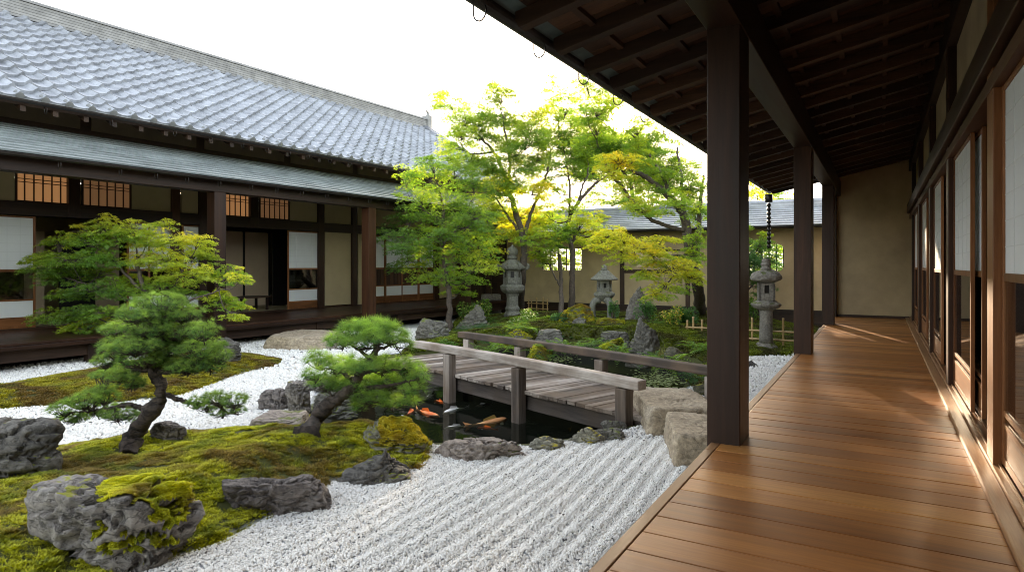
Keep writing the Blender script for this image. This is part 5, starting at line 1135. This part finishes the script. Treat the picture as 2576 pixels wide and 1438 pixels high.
def build_c(t, s, z, mt):
    lathe_obj('base', [(30 * s, -.04), (27 * s, z(868)), (19 * s, z(861))], 9, mt, t, jit=.05, seed=4)
    lathe_obj('shaft', [(17.5 * s, z(861)), (16 * s, z(845)), (15 * s, z(812)), (15.5 * s, z(785)), (16.5 * s, z(779))], 18, mt, t, jit=.012, smooth=True, bevel=0)
    lathe_obj('platform', [(17 * s, z(779)), (30 * s, z(774)), (37 * s, z(768)), (38 * s, z(763)), (27 * s, z(758)), (24 * s, z(755))], 11, mt, t, jit=.05, seed=2)
    fire_box(t, 27 * s, z(755), z(711), 4, math.pi / 4 - .25, mt, .30, (.42, .86))
    V, Fc = SPH[4]; q = V.copy(); r = np.hypot(q[:, 0], q[:, 1]); zz_ = np.where(q[:, 2] > 0, q[:, 2] * .031 * 1.0, q[:, 2] * .008) * 1000 / 1000
    q = np.c_[q[:, 0] * 38 * s, q[:, 1] * 38 * s, z(700) + np.where(q[:, 2] > 0, q[:, 2] * 23 * s, q[:, 2] * 11 * s)]; q += (V * ((fbm(V * 3, 4, 8) - .5) * .06)[:, None])
    mk('cap', q, Fc, mt, t, smooth=True)
    lathe_obj('finial', [(11 * s, z(681)), (13 * s, z(677)), (13 * s, z(673)), (9.5 * s, z(671)), (12.5 * s, z(667)), (12.5 * s, z(662)), (8 * s, z(660)), (11 * s, z(657)), (9 * s, z(652)), (3 * s, z(649))], 12, mt, t, jit=.02, smooth=True, bevel=0)
def gz(x, y): return float(H([Pz(x, y, .2)[:2]])[0])
lantern('tall pedestal stone lantern with curled cap corners and jewel top', 1289, 795, .22, 19.2, M['stone'], build_a)
lantern('three legged snow viewing lantern with a plain hexagonal roof', 1520, 795, .30, 17.6, M['stone'], build_b)
lantern('rustic round capped lantern on a cylindrical shaft beyond the near post', 1927, 872, float(H([Pd(1927, 872, 13.5)[:2]])[0]), 13.5, M['stoneb'], build_c)
def build_s(t, s, z, mt):
    lathe_obj('base', [(17 * s, -.05), (15 * s, z(835)), (10 * s, z(832))], 5, mt, t, jit=.03)
    lathe_obj('shaft', [(9 * s, z(833)), (8 * s, z(822)), (10 * s, z(812))], 7, mt, t, jit=.02)
    W, Fc = rock_mesh((20 * s, 15 * s, 16 * s), 77, 'peak', 1.2, 4); W[:, 2] += z(812); mk('cap', W, Fc, mt, t, smooth=True)
lantern('small dark rough stone ornament on a post among the moss', 1457, 838, float(H([Pd(1457, 838, 16.)[:2]])[0]), 16., M['rk5'], build_s)

# ------------------------------------------------------------------ bamboo fences
def bamboo(m, p, q, r=.014):
    p, q = np.array(p, float), np.array(q, float); n = max(4, int(np.linalg.norm(q - p) / .18)); T_ = np.linspace(0, 1, n * 3 + 1)
    m.tube([p + (q - p) * t for t in T_], [r * (1.16 if k % 3 == 0 else 1) for k in range(len(T_))], 8)
def fence(label, Yw, xs, y0, y1, rails, tops):
    p0 = PY(xs[0], y1, Yw); t = empty('bamboo_fence', (p0[0], Yw, 0)); tag(t, label, 'fence')
    for x, tp in zip(xs, tops):
        a, b_ = PY(x, y1, Yw), PY(x, tp, Yw); m = MB(); bamboo(m, (a[0] - p0[0], 0, a[2] - .06), (b_[0] - p0[0], 0, b_[2]), .022); m.build('bamboo_post', M['bamboo'], t, smooth=True)
    for y in rails:
        a, b_ = PY(xs[0] - 3, y, Yw), PY(xs[-1] + 3, y, Yw); m = MB(); bamboo(m, (a[0] - p0[0], -.03, a[2]), (b_[0] - p0[0], -.03, a[2]), .018); m.build('bamboo_rail', M['bamboo'], t, smooth=True)
fence('short open bamboo fence against the wall right of the curled lantern', 19.9, [1330, 1337, 1350, 1366, 1377], 745, 806, [762, 775], [752, 757, 748, 747, 752])
fence('long low bamboo fence running behind the near post and the round capped lantern', 14.75, [1729, 1744, 1766, 1800, 1846, 1892, 1931, 1970, 2010], 800, 868, [822, 842], [805, 796, 803, 800, 800, 798, 800, 800, 800])

# ------------------------------------------------------------------ ferns, shrubs, grasses
def frond(L, n=12, w_=.2):
    V = []; Fq = []
    for k in range(n):
        t = (k + .6) / n; x = L * t; z = L * (.62 * t - .62 * t * t * 1.25); l = L * w_ * math.sin(math.pi * min(1, t * .92 + .08)) + .006
        for sd in (-1, 1):
            i = len(V); V += [(x, 0, z), (x + .25 * l, sd * l * .5, z + .01), (x + .55 * l, sd * l, z - .18 * l), (x + .5 * L / n, 0, z)]; Fq.append((i, i + 1, i + 2, i + 3))
    return np.array(V), np.array(Fq)
FR = frond(1.)
def fern(label, x, y, size, n, kind='green', seed=0, name='fern', spread=1., cat='fern', lift=1.):
    p = G(x, y); t = empty(name, tuple(p)); tag(t, label, cat); rs = np.random.default_rng(seed + 500)
    a = rs.random(n) * 2 * math.pi; el = rs.uniform(-.25, .75, n) * lift; off = rs.normal(0, size * .3 * spread, (n, 2))
    c, s = np.cos(a), np.sin(a); ce, se = np.cos(el), np.sin(el)
    Rm = np.stack([c * ce, -s, -c * se, s * ce, c, -s * se, se, 0 * c, ce], -1).reshape(n, 3, 3); pos = np.c_[off, np.zeros(n) + .01]
    V, Fq = inst(FR[0], FR[1], pos, Rm, size * (.6 + .6 * rs.random(n))); cc = leafcols(kind, V + p, seed, -.1) ; mk('fronds', V, Fq, M['fern'], t, colr=cc)
    m = MB()
    for k in range(min(n, 14)): q = Rm[k] @ np.array((.5 * size, 0, .16 * size)); m.tube([pos[k] - (0, 0, .03), pos[k] + q], [.005, .003], 4)
    m.build('stems', M['bark'], t); return t
def shrub(label, x0, x1, yt, yb, kind, leaf=.05, n=1400, seed=0, flowers=None, flat=1., name='shrub', tmpl=OV, up=.6):
    p = G((x0 + x1) / 2, yb); d = depth_of(p); rx = (x1 - x0) * d / F / 2; d2 = d + rx * .7; h = max(.15, CAMZ - (yt - HY) * d2 / F - p[2]); t = empty(name, (p[0] - sY * rx * .7, p[1] + cY * rx * .7, p[2])); tag(t, label, 'plant')
    rs = np.random.default_rng(seed + 900); k = 9; ctr = np.c_[rs.uniform(-.65, .65, k) * rx, rs.uniform(-.6, .6, k) * rx, rs.uniform(.35, .8, k) * h * flat]; rr_ = rs.uniform(.25, .42, k)
    j = rs.integers(0, k, n); D_ = rs.normal(size=(n, 3)); D_ /= np.linalg.norm(D_, axis=1)[:, None]; q = ctr[j] + D_ * rr_[j][:, None] * np.array((rx, rx, h * .75)) * (rs.random((n, 1)) ** .35)
    q[:, 2] = np.maximum(q[:, 2], .02); V, Fq = inst(tmpl[0], tmpl[1], q, orient(n, D_ * .8, up), leaf * (.6 + .6 * rs.random(n)))
    cc = leafcols(kind, q + p, seed, .4 * (q[:, 2] / h - .5)); cr = np.repeat(cc, len(tmpl[0]), 0)
    if flowers: f_ = rs.random(n) < flowers[0]; cr = np.where(np.repeat(f_, len(tmpl[0]))[:, None], np.array(flowers[1]), cr)
    mk('foliage', V, Fq, M['leaf'], t, colr=cr); m = MB()
    for c in ctr: m.tube(smooth_path([(c[0] * .2, c[1] * .2, -.03), c * (.6, .6, .5), c], 6), np.linspace(.014, .004, 6), 5)
    m.build('stems', M['bark'], t, smooth=True); return t
shrub('glossy shrub with pale yellow tips in front of the smooth grey boulder', 1142, 1238, 752, 822, 'green', .06, 1500, 1, (.16, (.42, .42, .16)))
shrub('low blue green juniper spreading below the glossy shrub', 1140, 1268, 800, 852, 'deep', .05, 2600, 2, None, .8, tmpl=FR, name='juniper')
shrub('small blue green juniper right by the bridge far rail', 1190, 1290, 832, 872, 'deep', .05, 1700, 3, None, .7, tmpl=FR, name='juniper')
shrub('white variegated shrub at the foot of the curled lantern', 1278, 1378, 778, 842, 'green', .06, 1500, 4, (.22, (.45, .50, .36)))
shrub('bright green tufted plant between the curled lantern and the moss knoll', 1352, 1412, 795, 832, 'fresh', .07, 800, 5)
shrub('dark creeping shrub climbing beside the snow viewing lantern', 1528, 1560, 750, 812, 'deep', .045, 700, 6)
shrub('dark shrub at the right shoulder of the upright standing stone', 1600, 1672, 738, 812, 'deep', .05, 1000, 7)
shrub('pale yellow flowering shrub near the bamboo fence', 1662, 1724, 768, 825, 'fresh', .06, 700, 8, (.4, (.62, .50, .16)))
shrub('tall dark green shrub in front of the long bamboo fence', 1690, 1778, 770, 850, 'deep', .06, 1500, 9)
shrub('leafy ground shrub left of the thin maple trunk behind the bridge', 1085, 1150, 848, 878, 'green', .05, 500, 10, None, .7)
shrub('dark clipped shrub behind the small stone ornament', 1462, 1512, 800, 838, 'deep', .05, 900, 11)
shrub('low clipped shrub at the base of the garden wall under the window', 1380, 1440, 786, 812, 'deep', .05, 700, 12)
shrub('green shrub at the shaft foot of the round capped lantern', 1884, 1910, 748, 812, 'green', .06, 600, 13)
for a in (('feathery fern on the far pond edge behind the bridge middle', 1385, 893, .34, 26, 'green', 1), ('fern clump left of the veined standing stone', 1562, 895, .28, 22, 'fresh', 2), ('broad fern right of the veined standing stone', 1690, 872, .42, 34, 'green', 3),
          ('fern hanging over the water below the veined stone', 1672, 922, .36, 28, 'fresh', 4), ('large fern beside the near post above the bridge end', 1745, 905, .45, 36, 'green', 5), ('dense fern at the base of the bamboo fence end', 1752, 958, .34, 30, 'deep', 6),
          ('fern between the curled lantern and the moss rimmed stone', 1300, 828, .40, 30, 'green', 7), ('small fern in front of the moss rimmed stone', 1262, 876, .30, 22, 'fresh', 8), ('fern at the bridge far end beside the first rail post', 1180, 885, .28, 22, 'green', 9),
          ('tiny bright fern between the flat boulder and the low tan stone', 1362, 1102, .13, 16, 'fresh', 10), ('fern under the upright standing stone', 1620, 848, .34, 26, 'deep', 11), ('fern left of the round green moss boulder', 1490, 885, .30, 24, 'green', 12),
          ('fern between the two moss boulders at the far water edge', 1440, 888, .32, 26, 'green', 13), ('fern below the moss knoll', 1408, 858, .34, 26, 'deep', 14), ('small fern right of the curled lantern shaft', 1330, 812, .36, 24, 'fresh', 15),
          ('pale fern spilling over the bank behind the bridge left half', 1240, 892, .34, 28, 'fresh', 21), ('green fern between the juniper and the smooth dark grey stone', 1330, 846, .36, 30, 'green', 22), ('bright fern on the bank right of the moss knoll', 1500, 866, .34, 28, 'fresh', 23),
          ('fern at the waterline left of the veined stone', 1545, 902, .26, 22, 'green', 24), ('fern at the waterline right of the veined stone foot', 1640, 912, .30, 26, 'green', 25), ('tall fern behind the veined stone beside the fence', 1685, 836, .42, 32, 'green', 26),
          ('fern on the moss behind the snow viewing lantern shadow', 1470, 808, .36, 26, 'green', 27), ('fern low beside the smooth dark grey stone', 1420, 880, .28, 24, 'fresh', 28), ('fern growing at the near post behind the bridge rail end', 1768, 880, .40, 30, 'fresh', 29),
          ('feathery fern left of the curled lantern pedestal', 1232, 812, .40, 28, 'green', 30), ('fern in front of the pale grey ribbed rock', 1140, 862, .28, 22, 'fresh', 31),
          ('fern in the corner under the ribbed garden wall near the flowering shrub', 1650, 815, .36, 26, 'green', 16)):
    fern(*a[:5], a[5], a[6])
def grass(label, x, y, L, n, col_, seed):
    p = G(x, y); rs = np.random.default_rng(seed); t = empty('grass_tuft', tuple(p)); tag(t, label, 'grass tuft'); V = []; Fq = []
    for k in range(n):
        a = rs.random() * 6.28; ln = L * (.6 + .5 * rs.random()); b_ = rs.normal(0, L * .12, 2); d = np.array((math.cos(a), math.sin(a))); s = np.array((-d[1], d[0])) * .0035; cv = rs.uniform(.2, .7); i = len(V)
        for q in (0, .35, .7): V += [(*(b_ + d * ln * cv * q ** 1.6 - s * (1 - q)), ln * q), (*(b_ + d * ln * cv * q ** 1.6 + s * (1 - q)), ln * q)]
        V.append((*(b_ + d * ln * cv), ln * (1 - cv * .5))); Fq += [(i, i + 1, i + 3, i + 2), (i + 2, i + 3, i + 5, i + 4), (i + 4, i + 5, i + 6, i + 6)]
    Fq = np.array(Fq); q4 = Fq[Fq[:, 2] != Fq[:, 3]]; q3 = Fq[Fq[:, 2] == Fq[:, 3]][:, :3]
    mk('blades', V, [q4, q3], M['fern'], t, colr=np.array(col_) * (.6 + .8 * rs.random((len(V), 1))))
grass('yellowing grass tuft between the grey rocks and the leaning pine', 748, 1030, .17, 70, (.24, .25, .05), 1)
grass('green grass tuft left of the leaning pine foot', 735, 1002, .12, 50, (.11, .17, .03), 2)
grass('dry grass sprig on the lichen stone', 1433, 1084, .10, 14, (.30, .18, .05), 3)
grass('yellow grass blades at the pond corner by the mossy golden boulder', 1080, 1122, .09, 40, (.32, .26, .03), 4)
grass('green grass blades arching over the far right pond edge', 1725, 940, .30, 60, (.20, .24, .05), 5)
grass('pale grass clump beside the small dark fern near the bridge end', 1660, 905, .26, 60, (.28, .28, .10), 6)

# ------------------------------------------------------------------ koi and floating leaves
def koi(label, h_, t_, cols, z=-.352, bend=.08, seed=0):
    a, b_ = Pz(*h_, z), Pz(*t_, z); d = (b_ - a)[:2]; L = np.linalg.norm(d); th = math.atan2(d[1], d[0]); o = empty('koi_fish', tuple(a), th); tag(o, label, 'fish', None)
    S = np.array([0, .03, .08, .16, .28, .42, .56, .68, .78, .84]); Wd = np.array([.012, .045, .072, .095, .105, .098, .075, .05, .032, .028]); Hd = np.array([.012, .04, .065, .09, .105, .10, .08, .055, .04, .04]); n = 12; V = []; Wd = Wd * .74; Hd = Hd * .8
    for s, w_, h in zip(S, Wd, Hd):
        for k in range(n): t = 2 * math.pi * k / n; V.append((s * L, bend * L * math.sin(s * 3.2) + w_ * L * math.cos(t), h * L * math.sin(t) * .9))
    V = np.array(V); m = len(S); i = np.arange(m - 1)[:, None] * n; j = np.arange(n)[None]; Fq = np.stack([i + j, i + (j + 1) % n, i + n + (j + 1) % n, i + n + j], -1).reshape(-1, 4)
    f = fbm(V / L * 5 + seed * 3.3, 2, seed); c = np.where((f > .5)[:, None], np.array(cols[0]), np.array(cols[1])); mk('body', V, [Fq, np.array([[0, k, k + 1] for k in range(1, n - 1)])], M['koi'], o, smooth=True, colr=c)
    y = bend * L * math.sin(.84 * 3.2); T_ = np.array([(.83 * L, y, .03 * L), (1.0 * L, y - .05 * L, .085 * L), (.95 * L, y, 0), (1.0 * L, y + .03 * L, -.07 * L), (.83 * L, y, -.03 * L), (.83 * L, y + .006, 0)])
    mk('tail_fin', T_, [np.array([[0, 1, 2, 5], [5, 2, 3, 4]])], M['koi'], o, colr=np.tile(np.array(cols[1]) * .8, (6, 1)))
    for sd in (-1, 1): mk('pectoral_fin', np.array([(.2 * L, sd * .09 * L, 0), (.27 * L, sd * .2 * L, -.02 * L), (.34 * L, sd * .18 * L, -.02 * L), (.27 * L, sd * .09 * L, 0)]) + (0, bend * L * .7, 0), [np.array([[0, 1, 2, 3]])], M['koi'], o, colr=np.tile(np.array((.7, .6, .5)), (4, 1)))
    mk('dorsal_fin', np.array([(.3 * L, bend * L * .85, .08 * L), (.36 * L, bend * L * .9, .15 * L), (.6 * L, bend * L * .95, .10 * L), (.62 * L, bend * L * .92, .06 * L)]), [np.array([[0, 1, 2, 3]])], M['koi'], o, colr=np.tile(np.array(cols[0]) * .9, (4, 1)))
M['koi'] = tintmat('koi skin', .35)
OR_, WH, GY, YL = (.85, .16, .02), (.85, .80, .74), (.40, .38, .34), (.6, .42, .12)
for a in (('small orange and white koi nearest the leaning pine', (1038, 1030), (1010, 1050), (OR_, WH)), ('brightest orange koi with white tail', (1106, 1048), (1046, 1028), (OR_, (.9, .35, .12))), ('little orange koi under the pine needles', (1092, 1008), (1120, 1020), (OR_, (.6, .2, .06))),
          ('slender white koi heading left', (1114, 1041), (1180, 1025), (WH, (.7, .68, .62))), ('pale grey koi near the second bridge post', (1196, 1022), (1240, 1016), (GY, WH)), ('long koi with orange back and yellow white tail', (1276, 1053), (1165, 1073), (YL, (.75, .35, .14))),
          ('orange red koi low beside the flat boulder', (1200, 1076), (1254, 1081), (OR_, OR_)), ('grey white koi at the lower left of the group', (1117, 1078), (1186, 1072), (GY, (.6, .55, .5))), ('ghostly pale koi in the shadow under the bridge start', (1072, 1002), (1094, 992), (GY, WH))):
    koi(*a, seed=len(a[0]))
n = 420; q = np.array([Pz(x, y, -.328) for x, y in zip(rng.normal(1655, 36, n), rng.normal(957, 11, n))] + [Pz(x, y, -.328) for x, y in zip(rng.normal(1412, 22, 130), rng.normal(903, 4, 130))]); k = sdf(q, POND) < -.02; q = q[k]; n = len(q); q[:, 2] += rng.random(n) * .003
A_ = np.arange(7) * 2 * math.pi / 7; V, Fq = inst(np.c_[np.cos(A_), np.sin(A_), 0 * A_], np.array([range(7)]), q, zrot(n), .022 * (.5 + rng.random(n)))
o = mk('floating_leaves', V, Fq, M['fern'], colr=np.repeat(np.array((.20, .24, .10)) * (.6 + .8 * rng.random((n, 1))), 7, 0)); tag(o, 'pale round water plants floating beyond the bridge', 'water plants', kind='stuff')
